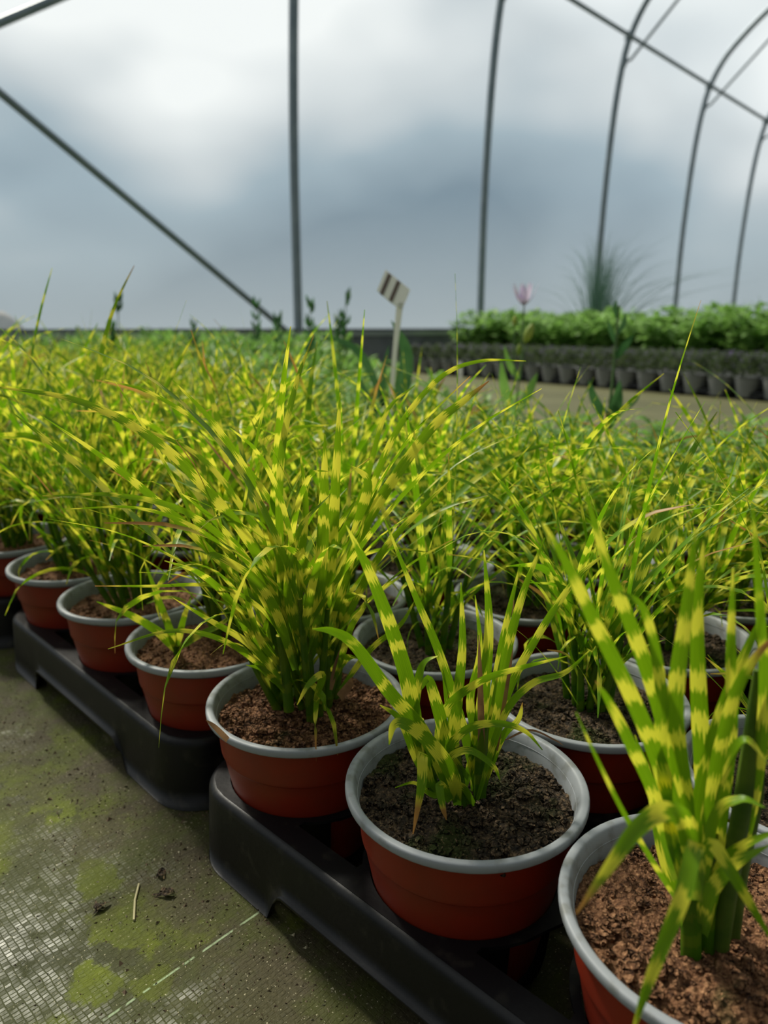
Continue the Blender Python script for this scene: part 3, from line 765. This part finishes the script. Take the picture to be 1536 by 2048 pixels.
# B: the sparse one
B = hero(0, 1, FRONT_LABEL[1], None, soil_mesh(22, M['soil_dark'], res=180, chunks=760, fibres=180, lump=1.4, chunk_size=1.35))
b0 = (925, 1610, .405)
fb = custom(B, 'foliage', [
    dict(p=[(845, 1560, .40), (832, 1460, .395), (812, 1350, .385), (775, 1235, .375), (735, 1135, .37), (692, 1050, .365)], w=.0098, tw=(0, .15), w0=.4),
    dict(p=[(905, 1600, .395), (850, 1470, .385), (780, 1385, .375), (710, 1290, .37), (665, 1262, .367), (625, 1258, .365)], w=.0085, tw=(.1, .3)),
    dict(p=[(838, 1520, .40), (828, 1440, .395), (838, 1360, .39), (850, 1325, .388), (876, 1312, .386)], w=.0068, tw=(0, .9)),
    dict(p=[(860, 1575, .39), (846, 1510, .375), (844, 1560, .368), (838, 1600, .365), (826, 1668, .363)], w=.0066, dry=.3, w0=.95, tw=(0, .1)),
    dict(p=[(915, 1610, .395), (905, 1550, .385), (865, 1490, .375), (815, 1450, .37), (788, 1450, .37), (778, 1490, .37)], w=.0088, tw=(.2, -.2)),
    dict(p=[(905, 1560, .40), (892, 1480, .395), (870, 1395, .39), (856, 1357, .39), (842, 1380, .388)], w=.0082, w0=.9, tw=(0, .4)),
    dict(p=[(925, 1600, .402), (906, 1510, .40), (915, 1400, .398), (925, 1290, .395), (922, 1165, .392)], w=.0078, tw=(0, .1)),
    dict(p=[(950, 1600, .41), (955, 1500, .41), (968, 1380, .408), (978, 1250, .405), (968, 1100, .402)], w=.0088, tw=(.1, 0)),
    dict(p=[(955, 1590, .41), (985, 1450, .405), (1010, 1320, .40), (1045, 1190, .395), (1090, 1075, .39)], w=.0070),
    dict(p=[(950, 1600, .415), (975, 1500, .415), (990, 1380, .415), (1010, 1260, .412), (1040, 1130, .41)], w=.0072),
    dict(p=[(870, 1510, .40), (890, 1420, .395), (960, 1362, .388), (1040, 1335, .38), (1135, 1312, .375)], w=.0056),
    dict(p=[(940, 1560, .40), (900, 1500, .392), (940, 1455, .386), (1000, 1447, .38), (1050, 1462, .376), (1085, 1500, .374)], w=.0052),
    dict(p=[(940, 1610, .40), (895, 1530, .392), (935, 1500, .388), (985, 1530, .385), (1000, 1560, .384)], w=.005),
    dict(p=[(955, 1620, .40), (920, 1570, .395), (870, 1590, .386), (830, 1565, .384), (790, 1575, .382)], w=.0045),
    dict(p=[(900, 1600, .39), (880, 1570, .38), (885, 1610, .374), (893, 1640, .372)], w=.0055, dry=.35, w0=.9),
    dict(p=[(955, 1590, .41), (930, 1470, .41), (880, 1310, .41), (830, 1190, .41), (768, 1035, .41)], w=.0062),
    dict(p=[(960, 1590, .415), (1000, 1480, .41), (1035, 1440, .405), (1045, 1405, .404)], w=.0055, dry=.15),
    dict(p=[(890, 1590, .41), (905, 1480, .41), (893, 1400, .41), (884, 1330, .41)], w=.004),
    dict(p=[(920, 1600, .41), (950, 1490, .41), (940, 1400, .41), (960, 1300, .41), (950, 1190, .41)], w=.006),
    dict(p=[(955, 1600, .40), (1005, 1440, .395), (1060, 1370, .385), (1130, 1345, .38), (1180, 1300, .375)], w=.0048),
    dict(p=[(965, 1590, .41), (1010, 1400, .41), (1070, 1280, .41), (1150, 1160, .41), (1220, 1100, .41)], w=.0055),
    dict(p=[(880, 1590, .40), (835, 1520, .395), (800, 1440, .39), (760, 1410, .385)], w=.006),
], B, tubes=[([(925, 1622, .402), (918, 1560, .4), (910, 1490, .398)], [.0042, .0036, .0028]), ([(958, 1608, .405), (962, 1530, .405), (968, 1450, .404)], [.0044, .004, .003]), ([(872, 1590, .405), (855, 1520, .402), (840, 1440, .398)], [.0036, .0034, .0025])], seed=3)
custom(B, 'dry_leaf', [dict(p=[(965, 1560, .405), (962, 1400, .40), (958, 1270, .396)], w=.0048, w0=.9), dict(p=[(990, 1500, .41), (1018, 1330, .405), (1028, 1200, .40)], w=.0042, w0=.9),
                       dict(p=[(1010, 1480, .39), (1060, 1460, .385), (1110, 1480, .38), (1125, 1490, .38)], w=.0014)], B, 'dry')
# C: nearest plant, out of focus
Cc = hero(0, 0, FRONT_LABEL[0], None, soil_mesh(23, M['soil_brown'], res=150, chunks=480, fibres=120, lump=1.5, chunk_size=1.35))
custom(Cc, 'foliage', [
    dict(p=[(1372, 1850, .285), (1352, 1650, .275), (1312, 1510, .268), (1255, 1375, .262), (1190, 1245, .256), (1130, 1120, .25), (1085, 1045, .247)], w=.0072, tw=(0, .1)),
    dict(p=[(1385, 1850, .29), (1362, 1620, .285), (1330, 1450, .28), (1275, 1285, .275), (1215, 1130, .27), (1165, 960, .266)], w=.0078, tw=(0, .1)),
    dict(p=[(1385, 1830, .28), (1368, 1600, .275), (1350, 1420, .27), (1372, 1230, .265), (1392, 1055, .262)], w=.0082, tw=(0, .1)),
    dict(p=[(1400, 1830, .30), (1408, 1600, .295), (1398, 1400, .29), (1395, 1230, .288), (1408, 1080, .285)], w=.0082, tw=(0, .1)),
    dict(p=[(1350, 1760, .28), (1312, 1600, .27), (1262, 1490, .262), (1222, 1410, .258), (1192, 1362, .255)], w=.0056, dry=.1),
    dict(p=[(1365, 1820, .28), (1310, 1730, .26), (1250, 1630, .25), (1195, 1520, .245), (1152, 1425, .242)], w=.0024),
    dict(p=[(1385, 1760, .27), (1372, 1650, .245), (1328, 1622, .23), (1275, 1655, .222), (1220, 1730, .216), (1152, 1828, .212)], w=.0078, dry=.16, w0=.6, tw=(.1, .3)),
    dict(p=[(1392, 1800, .26), (1392, 1690, .235), (1365, 1790, .22), (1330, 1880, .215), (1292, 1980, .21), (1262, 2075, .207)], w=.0062, w0=.8, tw=(.1, .1)),
    dict(p=[(1420, 1830, .29), (1440, 1650, .285), (1462, 1450, .28), (1462, 1290, .275), (1466, 1135, .272)], w=.0064),
    dict(p=[(1455, 1800, .29), (1505, 1600, .28), (1528, 1400, .27), (1518, 1200, .262), (1505, 1010, .258)], w=.0056),
    dict(p=[(1410, 1780, .28), (1425, 1580, .272), (1460, 1420, .265), (1500, 1330, .26), (1560, 1260, .255)], w=.0056, dry=.25),
    dict(p=[(1405, 1790, .27), (1420, 1690, .25), (1460, 1740, .24), (1505, 1815, .235), (1550, 1890, .232)], w=.0054),
    dict(p=[(1400, 1800, .28), (1430, 1640, .262), (1480, 1600, .255), (1530, 1615, .25)], w=.0060, tw=(.5, .9)),
    dict(p=[(1395, 1800, .285), (1420, 1620, .275), (1450, 1540, .268), (1490, 1480, .262), (1536, 1530, .258)], w=.0070, tw=(.4, .9)),
    dict(p=[(1380, 1810, .28), (1335, 1640, .275), (1320, 1500, .27), (1322, 1380, .268), (1290, 1225, .265), (1235, 1180, .262)], w=.0064),
    dict(p=[(1380, 1850, .30), (1330, 1720, .30), (1300, 1560, .30), (1270, 1470, .30)], w=.006),
    dict(p=[(1410, 1870, .28), (1440, 1740, .27), (1490, 1690, .262), (1560, 1660, .258)], w=.0056),
    dict(p=[(1405, 1850, .275), (1420, 1790, .262), (1470, 1730, .25), (1540, 1690, .245)], w=.0075, tw=(.3, .6)),
    dict(p=[(1400, 1800, .29), (1395, 1640, .288), (1430, 1470, .285), (1480, 1330, .282), (1536, 1210, .28)], w=.007),
], Cc, tubes=[([(1382, 1930, .288), (1382, 1810, .285), (1378, 1690, .282)], [.0050, .0046, .0034]), ([(1412, 1900, .292), (1420, 1780, .29), (1424, 1660, .288)], [.0042, .004, .003])], seed=4)
custom(Cc, 'stem', [], Cc, 'culm', tubes=[([(1440, 1890, .29), (1462, 1740, .285), (1488, 1590, .28), (1505, 1440, .276), (1512, 1340, .274)], [.0044, .0044, .0040, .0028, .001]), ([(1462, 1880, .30), (1480, 1740, .295), (1512, 1590, .29), (1530, 1440, .286)], [.0040, .0040, .0034, .001])])
# D..G along the edge
Dd = hero(0, 3, FRONT_LABEL[3], None, soil_mesh(24, M['soil_brown'], res=110, chunks=420, lump=1.3))
link('foliage', tuft(31, n_culm=9, leaves=9, height=.25, spread=.018, wide=.0078, lean=(-.05, .05)), Dd, (.030, .012, 0))
custom(Dd, 'seedling', [
    dict(p=[(352, 1300, .62), (320, 1265, .61), (262, 1230, .60), (193, 1203, .595)], w=.0092, w0=.6),
    dict(p=[(352, 1300, .62), (340, 1260, .615), (318, 1200, .61), (288, 1120, .61)], w=.0075),
    dict(p=[(353, 1300, .62), (362, 1255, .615), (372, 1220, .61), (382, 1195, .61)], w=.0065),
    dict(p=[(354, 1300, .62), (400, 1270, .61), (440, 1250, .60), (470, 1225, .60)], w=.0065),
], Dd, tubes=[([(353, 1315, .622), (353, 1290, .62)], [.003, .0026])])
hero(0, 4, FRONT_LABEL[4], tuft(32, n_culm=10, leaves=9, height=.26, wide=.008, lean=(-.25, .25)), SOILB[0])
hero(0, 5, FRONT_LABEL[5], tuft(33, n_culm=8, leaves=9, height=.24, wide=.0075, lean=(-.1, .2)), SOILB[1])
hero(0, 6, FRONT_LABEL[6], TUFTS[1], SOILB[0], 2)
# second line: G, H
hero(1, 1, 'zebra grass in terracotta pot directly behind the sparse front centre plant, dark mossy soil', tuft(45, n_culm=9, leaves=8, height=.215, spread=.017, wide=.0075), soil_mesh(25, M['soil_dark'], res=130, chunks=400, fibres=120))
hero(1, 2, 'zebra grass in terracotta pot directly behind the big bushy front plant', tuft(42, n_culm=6, leaves=8, height=.23, spread=.014, wide=.007), SOILD[1])
hero(1, 0, 'zebra grass in terracotta pot behind the largest nearest plant, at the right edge', tuft(44, n_culm=7, leaves=7, height=.185, wide=.0075), SOILD[0])

# ------------------------------------------------------------------ the rest of the bed
def zebra_end(v): return 1.08 if v < 1.5 else min(1.62, 1.08 + (v - 1.5) * .34)
def view(u, v):
    """rough test: could a plant at (u, v) be seen"""
    p = Vector((u, v, 0)); f = p.dot(FWD); s = p.dot(RGT)
    return f > .2 and abs(s) < f * .56 + .24 and v < 4.95
rows_seen = {}
for i in range(0, 20):
    cnt = 0
    for j in range(-2, 30):
        u, v = U0 + i * PITCHP, VV0 + j * PITCHP
        if (i, j) in HERO:
            if i == 1: cnt += 1
            continue
        if not view(u, v): continue
        if i < 6 and j < 0 and v < .28 * u - .12: continue
        if u < zebra_end(v):
            soil = R_.choice(SOILD if (j < 3 or i > 0) and R_.random() < .75 else SOILB) if i < 3 else R_.choice(SOILD + SOILB)
            t = zebra_pot(i, j, R_.choice(TUFTS), soil); cnt += 1
            hs_ = (.79 if u > v * .8 else .90 if v < 2 else .80) * R_.uniform(.9, 1.08) if i > 1 else 1
            KIDF[t.name].scale = (1, 1, hs_); KIDF[t.name].location.z = .108 * (1 - hs_)
            line = {0: 'front line along the mat', 1: 'second pot line from the mat', 2: 'third pot line from the mat'}.get(i)
            if line:
                lab = 'zebra grass in terracotta pot, %s, %s plant from the right edge' % (line, ORD[cnt - 1])
                if i == 0: lab = 'zebra grass in terracotta pot of the front line, beyond the left edge'
            else:
                side = 'right' if (u * 1.0 > v * .9) else ('middle' if v < 1.9 else 'far left')
                lab = 'zebra grass in the soft dense mass behind the third pot line, %s part of the bed' % side
            tag(t, lab, 'potted plant', 'potted zebra grasses')
        elif u < 1.52 + max(0, v - 1.1) * .62:
            t = empty('potted_perennial', (u + JI(), v + JI(), .0125)); p = link('pot', BPOT, t)
            fo = link('foliage', GREENS[R_.randrange(4)], t, rz=R_.random() * 6); hs_ = min(1.85, max(.95, .95 + (v - 1.1) * .62)) * R_.uniform(.9, 1.1); fo.scale = (1, 1, hs_); fo.location.z = .1 * (1 - hs_)
            side = 'right of the white label' if u > v * .86 else ('behind zebra grass, left of the white label' if v < 3.2 else 'near the base board at far left')
            tag(t, 'plain green potted plant, %s' % side, 'potted plant', 'plain green potted plants ' + ('on the right' if u > v * .86 else 'on the left' if v < 3.2 else 'by the base board'))
# trays
TL = {(0, 0): 'nearest black plastic carrying tray, arched cut-out in its side wall', (0, 1): 'second black plastic tray along the mat, beyond the nearest one',
      (0, 2): 'third black plastic tray along the mat, at the left edge'}
for ti in range(0, 6):
    for tj in range(-1, 10):
        u, v = U0 - PITCHP / 2 + ti * NU * PITCHP + MU, VV0 - PITCHP / 2 + tj * 3 * PITCHP + MG
        if not any(view(u + a * .3, v + b * .24) for a in (0, 1, 2) for b in (0, 1, 2)): continue
        if v > 4.75 or (ti >= 1 and u > 1.9) or tj < 0 and ti == 0: continue
        if v + .48 > 4.97: continue
        if tj >= 2: u += .012; v += .006
        o = link('carrying_tray', TRAY, None, (u, v, 0))
        if tj == 1:
            a = math.radians(-1.6); du, dv = u - .254, v - .483; o.rotation_euler.z = a
            o.location = (.266 + du * math.cos(a) - dv * math.sin(a), .483 + du * math.sin(a) + dv * math.cos(a), 0)
        tag(o, TL.get((ti, tj), 'black plastic tray hidden under the pots %s' % ('of the plain green plants' if ti > 1 else 'deeper in the zebra grass bed')), 'tray', 'black carrying trays')

# ------------------------------------------------------------------ bed across the path
FL = lambda v: 4.62 + .20 * (v - 1.36)
def mound(seed):
    r = random.Random(seed); mb = MB(); fb = MB()
    for k in range(330):
        a = r.random() * 2 * PI; z = math.sqrt(r.random()); d = .085 * z; h = .125 * (1 - z * z * .75) + r.uniform(-.03, .02)
        p = Vector((d * math.cos(a), d * math.sin(a), .112 + h)); dv = Vector((math.cos(a) * z + r.gauss(0, .5), math.sin(a) * z + r.gauss(0, .5), r.uniform(.1, 1))).normalized()
        blade(mb, [p - dv * .016, p, p + dv * .012], .009, UP, (0, 0), .2, 0, 4, r, 'leaf')
    for k in range(22):
        a = r.random() * 2 * PI; z = math.sqrt(r.random()); d = .08 * z; p = Vector((d * math.cos(a), d * math.sin(a), .112 + .125 * (1 - z * z * .75) + .014))
        for q in range(5):
            t = q * 2 * PI / 5; dv = Vector((math.cos(t), math.sin(t), .3)); blade(fb, [p, p + dv * .005, p + dv * .011], .009, UP, (0, 0), .1, 0, 3, r, 'leaf')
    return mb.mesh('foliage', M['mound']), fb.mesh('flowers', M['violet'])
MOUNDS = [mound(300 + i) for i in range(4)]
for i in range(5):
    k = 0
    for j in range(24):
        v = 1.12 + j * .168; u = FL(v) + i * .172
        if not view(u, v): continue
        k += 1
        t = empty('potted_violet_flower', (u, v, .012)); p = link('pot', BPOT, t); link('rim', BRIM, p)
        a = R_.randrange(4); rz = R_.random() * 6; link('foliage', MOUNDS[a][0], t, rz=rz); link('flowers', MOUNDS[a][1], t, rz=rz)
        tag(t, ('violet flowered black pot, front line across the path, %s from the right' % (ORD[k - 1] if k <= 20 else 'farthest')) if i == 0 else 'low violet flowered mound behind the front line of black pots across the path', 'potted plant', 'violet flowered pots, front line' if i == 0 else 'violet flowered pots, back lines')
for j in range(8):
    v = 1.12 - .084 + j * .504
    if v > 4.5: continue
    o = link('carrying_tray', TRAY, None, (FL(v + .25) - .085, v + .004, 0), rz=0); o.rotation_euler.z = -math.atan(.20) * 1; o.scale.z = .7
    tag(o, 'low black tray under the violet flowered pots across the path', 'tray', 'black trays across the path')
TALL = [leafy(400 + i, stems=22, height=.50, leaf=.085, wid=.060, m='lime' if i % 2 else 'green', spread=.10, per=15, base=.08, open_=.9) for i in range(4)]
for i in range(5):
    for j in range(15):
        v = 1.55 + j * .245; u = FL(v) + .98 + i * .30
        if not view(u, v): continue
        t = empty('potted_bushy_plant', (u + R_.uniform(-.03, .03), v + R_.uniform(-.03, .03), 0)); link('pot', BPOT, t)
        f = link('foliage', R_.choice(TALL), t, rz=R_.random() * 6); f.scale = (1, 1, R_.uniform(.88, 1.08))
        tag(t, 'tall bushy plant with bright green leaves, %s of the bed by the wall' % ('front line' if i == 0 else 'back part'), 'potted plant', 'tall leafy plants, front line' if i == 0 else 'tall leafy plants, back part')
# fountain grass
b = at(1192, 640, 8.3); t = empty('fountain_grass', (b.x, b.y, 0)); link('pot', BPOT, t)
r = random.Random(8); mb = MB()
for k in range(230):
    a = r.random() * 2 * PI; out = abs(r.gauss(0, .42)); h = r.uniform(.80, 1.45) - out * .3; d = Vector((math.cos(a), math.sin(a), 0)) + RGT * .28
    p0 = Vector((.03 * math.cos(a), .03 * math.sin(a), .1))
    blade(mb, [p0, p0 + d * out * .25 + UP * h * .45, p0 + d * out * .62 + UP * h * .82, p0 + d * out * 1.15 + UP * h * r.uniform(.88, 1)], .0045, (CAMV - b), (0, .5), .1, 0, 10, r)
mb.build('foliage', M['blue'], t)
tag(t, 'tuft of fine blue green fountain grass standing tall above the leafy bed', 'potted plant')

# ------------------------------------------------------------------ flower stems, label, weeds
def stem_plant(name, path, rad, leaves, lab, cat='flower stem', m='stalk', lm='green', parts=None):
    base = at(*path[0]); t = empty(name, (base.x, base.y, 0.0))
    off = t.location
    P = [Vector((base.x, base.y, .115))] + [at(*q) for q in path] 
    link('pot', BPOT, t, (0, 0, .0125))
    mb = MB(); S = spline([p - off for p in P], 12); mb.tube(S, [rad * (1 - .5 * i / 12) for i in range(13)], 7); mb.build('stem', M[m], t)
    if leaves:
        mb = MB(); r = random.Random(len(name) + int(path[0][0]))
        for q in leaves:
            pts = [at(*k) - off for k in q[0]]
            blade(mb, pts, q[1], (CAMV - at(*q[0][0])).normalized(), (0, r.gauss(0, .3)), .2, 0, 10, r, 'leaf')
        mb.build('foliage', M[lm], t)
    if parts: parts(t, off)
    return tag(t, lab, cat)
def petals(t, off):
    c = at(1048, 612, 1.62) - off; mb = MB(); r = random.Random(3)
    for k in range(11):
        a = k * 2 * PI / 11; d = Vector((math.cos(a), math.sin(a), 0)); o = .012 + .008 * (k % 2)
        blade(mb, [c, c + d * o * .8 + UP * .018, c + d * o * 1.5 + UP * .048], .010, d, (0, 0), .2, 0, 8, r, 'leaf')
    mb.build('petals', M['palepetal'], t)
    for (x, y, s, ax) in ((1057, 668, 1.0, 18), (1038, 700, .55, 0), (1029, 642, .5, 0)):
        p = at(x, y, 1.60) - off; mb = MB(); prof = [(0.0005, -.022), (.0065, -.014), (.0098, -.002), (.0085, .010), (.004, .020), (.0006, .025)]
        d = (UP + RGT * (.35 if ax else .05)).normalized()
        mb.tube([p + d * z * s for _, z in prof], [q * s for q, _ in prof], 10); mb.build('bud', M['bud'], t)
    mb = MB()
    mb.tube([at(1040, 760, 1.6) - off, at(1046, 710, 1.6) - off, at(1052, 690, 1.6) - off], .0022, 6); mb.tube([at(1030, 780, 1.6) - off, at(1028, 700, 1.6) - off, at(1029, 655, 1.6) - off], .0018, 6)
    mb.build('side_stem', M['stalk'], t)
stem_plant('lilac_flower_plant', [(1032, 880, 1.6), (1034, 800, 1.6), (1042, 720, 1.61), (1048, 612, 1.62)], .0030,
           [([(1035, 840, 1.6), (1010, 780, 1.58), (1002, 720, 1.57)], .022), ([(1036, 830, 1.6), (1060, 780, 1.6), (1075, 745, 1.6)], .02), ([(1040, 760, 1.6), (1020, 730, 1.6), (1008, 690, 1.6)], .014)],
           'tall stem with one pale lilac flower and yellow green buds above the zebra grass', parts=petals)
stem_plant('tall_weed', [(1210, 880, 1.45), (1222, 790, 1.45), (1230, 700, 1.45), (1238, 610, 1.45)], .0042,
           [([(1222, 850, 1.45), (1190, 800, 1.44), (1178, 760, 1.43)], .018), ([(1218, 860, 1.45), (1232, 810, 1.44), (1240, 760, 1.43)], .026), ([(1228, 720, 1.45), (1250, 690, 1.44), (1268, 670, 1.43)], .016),
            ([(1232, 690, 1.45), (1222, 660, 1.45), (1216, 640, 1.45)], .010), ([(1234, 670, 1.45), (1248, 645, 1.45), (1250, 625, 1.45)], .010), ([(1237, 640, 1.45), (1230, 615, 1.45), (1234, 600, 1.45)], .010), ([(1215, 800, 1.45), (1240, 820, 1.44), (1270, 800, 1.43), (1280, 780, 1.43)], .012)],
           'tall leafy green stem rising between lilac flower and right edge', lm='deep')
r = random.Random(77)
for n, (x, y0, y1, dd, s, lab) in enumerate([
        (237, 740, 592, 2.6, .010, 'thin dark stem with a knobbed tip, leftmost of those against the film'),
        (222, 730, 640, 2.7, .013, 'short dark leafy spike just left of the knobbed stem'),
        (386, 740, 636, 2.9, .012, 'small dark leafy spike between knobbed stem and diagonal brace'),
        (512, 740, 604, 3.0, .012, 'dark leafy spike in front of the lower diagonal brace'),
        (555, 740, 632, 3.1, .011, 'small dark leafy spike at the foot of the diagonal brace'),
        (621, 740, 600, 2.8, .013, 'dark leafy spike just right of the straight hoop'),
        (678, 740, 618, 2.7, .012, 'shorter dark leafy spike of the pair left of the white label'),
        (692, 740, 583, 2.7, .012, 'taller dark leafy spike of the pair left of the white label')]):
    lv = []
    for k in range(16):
        f = r.uniform(.25, 1) if n else r.uniform(.8, 1); yy = y0 + (y1 - y0) * f; sg = r.choice((-1, 1)); q = r.uniform(6, 13) * (1.2 - .5 * f)
        lv.append(([(x, yy + 6, dd), (x + sg * q * .6, yy - 2, dd + r.uniform(-.02, .02)), (x + sg * q, yy - 14, dd + r.uniform(-.03, .03))], s))
    stem_plant('leafy_spike', [(x - 2, y0, dd), (x - 1, (y0 + y1) / 2, dd), (x, y1, dd)], .0030, lv, lab, 'weed', lm='deep')
# broad strap leaf plant beside the label
stem_plant('broad_leaf_plant', [(770, 860, 1.5), (775, 830, 1.5), (778, 800, 1.5)], .004,
           [([(785, 850, 1.5), (806, 770, 1.48), (812, 700, 1.47), (782, 640, 1.46)], .030), ([(775, 840, 1.5), (740, 740, 1.5), (700, 690, 1.5), (640, 672, 1.5)], .016), ([(770, 850, 1.5), (765, 760, 1.5), (778, 690, 1.5)], .014), ([(760, 850, 1.5), (735, 800, 1.5), (720, 755, 1.5)], .02)],
           'plant with one broad dark green leaf beside the white label', lm='deep')
# the white label
bp = at(782, 800, 1.40); t = empty('plant_label', (bp.x, bp.y, 0)); off = t.location
mb = MB(); A1 = at(780, 830, 1.40); A2 = at(790, 700, 1.40); A3 = at(800, 605, 1.40)
mb.sm = False
P = [Vector((bp.x, bp.y, .11)), A1, A2, A3]
def slab(mb, P, w, th, side, nrm):
    rows = []
    for p, ww in zip(P, w):
        rows.append([p - side * ww - nrm * th, p + side * ww - nrm * th, p + side * ww + nrm * th, p - side * ww + nrm * th])
    mb.grid(rows, closed=True); mb.face(rows[0]); mb.face(rows[-1][::-1])
slab(mb, [p - off for p in P], [.0045, .0045, .0045, .0065], .0008, RGT, FWD)
mb.build('stake', M['white'], t)
mb = MB(); mb.sm = False
c0 = at(762, 562, 1.385) - off; c1 = at(812, 600, 1.41) - off; ax = (c1 - c0).normalized(); cr_ = (ax.cross(FWD)).normalized(); n_ = (UP * .45 - FWD * .9).normalized(); sd = n_.cross(ax).normalized()
slab(mb, [c0 + sd * .002, c0 * .5 + c1 * .5, c1], [.022, .023, .022], .0010, sd, n_)
mb.build('plate', M['white'], t)
mb = MB(); mb.sm = False
for f in (.12, .48): 
    q = c0 + (c1 - c0) * f; 
    slab(mb, [q + n_ * .0014 * -1, q + ax * .008 - n_ * .0014], [.0215, .0215], .0004, sd, n_)
    slab(mb, [q + n_ * .0014, q + ax * .008 + n_ * .0014], [.0215, .0215], .0004, sd, n_)
mb.build('print', M['ink'], t)
tag(t, 'white plastic plant label on a tall stake, tilted head with brown print', 'plant label')
for (x, y, h, dd, lab) in ((921, 742, 38, 5.6, 'small white label upright in the violet flower pots, left of the lilac flower'), (1357, 748, 24, 4.9, 'small tilted white label in the black pots across the path'), (1512, 758, 24, 4.6, 'small white label among the violet flowers at the right edge')):
    p = at(x, y, dd); t = empty('plant_label', (p.x, p.y, 0)); mb = MB(); mb.sm = False
    tl = RGT * (.012 if x > 1300 else -.006)
    zt = at(x, y - h / 2, dd).z
    slab(mb, [Vector((0, 0, .03)), Vector((0, 0, zt - .09)), Vector(tl) + UP * zt], [.008, .014, .014], .001, RGT, FWD); mb.build('stake', M['white'], t)
    tag(t, lab, 'plant label')
# ------------------------------------------------------------------ bits on the mat
r = random.Random(9); mb = MB(); mb.sm = False
for k in range(5200):
    u = .262 - abs(r.gauss(0, .055)); v = r.uniform(.05, 1.3)
    if r.random() < .35: u = r.uniform(-.15, .25)
    if .0 < (v - .487) < .03 and r.random() < .9: u = .262 + r.random() * .05
    s = r.uniform(.0003, .0011) * (1 if r.random() < .96 else 2)
    P = [Vector((u + r.uniform(-s, s) * 1.6, v + r.uniform(-s, s) * 1.6, z)) for z in (0, 0, 0.0)] + [Vector((u, v, s * 1.1))]
    b_ = len(mb.v)
    for p in P: mb.v.append(tuple(p)); mb.uv.append((0, 0)); mb.dry.append(0)
    mb.f += [(b_, b_ + 1, b_ + 3), (b_ + 1, b_ + 2, b_ + 3), (b_ + 2, b_, b_ + 3)]
M['crumb'] = simple('soil crumbs', (.10, .065, .035), .9, 0, (90, (.42, .38, .24), .52, .62))
tag(mb.build('soil_crumbs', M['crumb']), 'scattered soil crumbs and sand grains on the mat beside the trays', 'soil', None, 'stuff')
for (pts, rad, lab) in (([(278, 1768), (270, 1800), (268, 1840)], .0009, 'thin pale dry twig lying on the green algae patch'),):
    mb = MB(); P = []
    for x, y in pts:
        d = at(x, y, 1.0) - CAMV; P.append(CAMV + d * (EYE - .001) / -d.z)
    o = P[0].copy(); o.z = 0
    mb.tube([p - o for p in P], rad, 5); M['straw'] = simple('pale straw', (.42, .38, .20), .7)
    tag(mb.build('dry_twig', M['straw'], None, o), lab, 'twig')
for (x, y, s, lab) in ((330, 1790, .008, 'dark crumb of debris on the mat, right of the twig'), (200, 1812, .009, 'dark flake of debris on the mat, left of the twig'), (320, 1752, .007, 'dark flake of debris on the mat above the twig')):
    d = at(x, y, 1.0) - CAMV; p = CAMV + d * EYE / -d.z; mb = MB(); rr = random.Random(x)
    for k in range(4): blade(mb, [Vector((rr.uniform(-s, s), rr.uniform(-s, s), .0006)), Vector((rr.uniform(-s, s) * .5, rr.uniform(-s, s) * .5, .003)), Vector((rr.uniform(-s, s), rr.uniform(-s, s), .001))], .0035, UP, (0, .5), .2, 0, 5, rr, 'leaf')
    tag(mb.build('leaf_debris', M['soil_dark'], None, p), lab, 'debris')
# dark sheet bundled by the wall at the far left
q = at(-10, 660, 5.6); mb = MB(); rows = []
for i in range(9):
    a = i / 8 * PI / 2; rows.append([(q.x + .30 * math.cos(a) * math.cos(t_ / 16 * 2 * PI) * (1 + .15 * MN.noise(Vector((i, t_, 1)))), q.y - .05 + .22 * math.cos(a) * math.sin(t_ / 16 * 2 * PI), .535 * math.sin(a) * (1 + .04 * MN.noise(Vector((i * .5, t_ * .5, 3))))) for t_ in range(16)])
mb.grid(rows, closed=True); o = mb.build('bundled_sheet', M['sack']); tag(o, 'grey brown bundled sheet by the base board at the left edge', 'sheet')
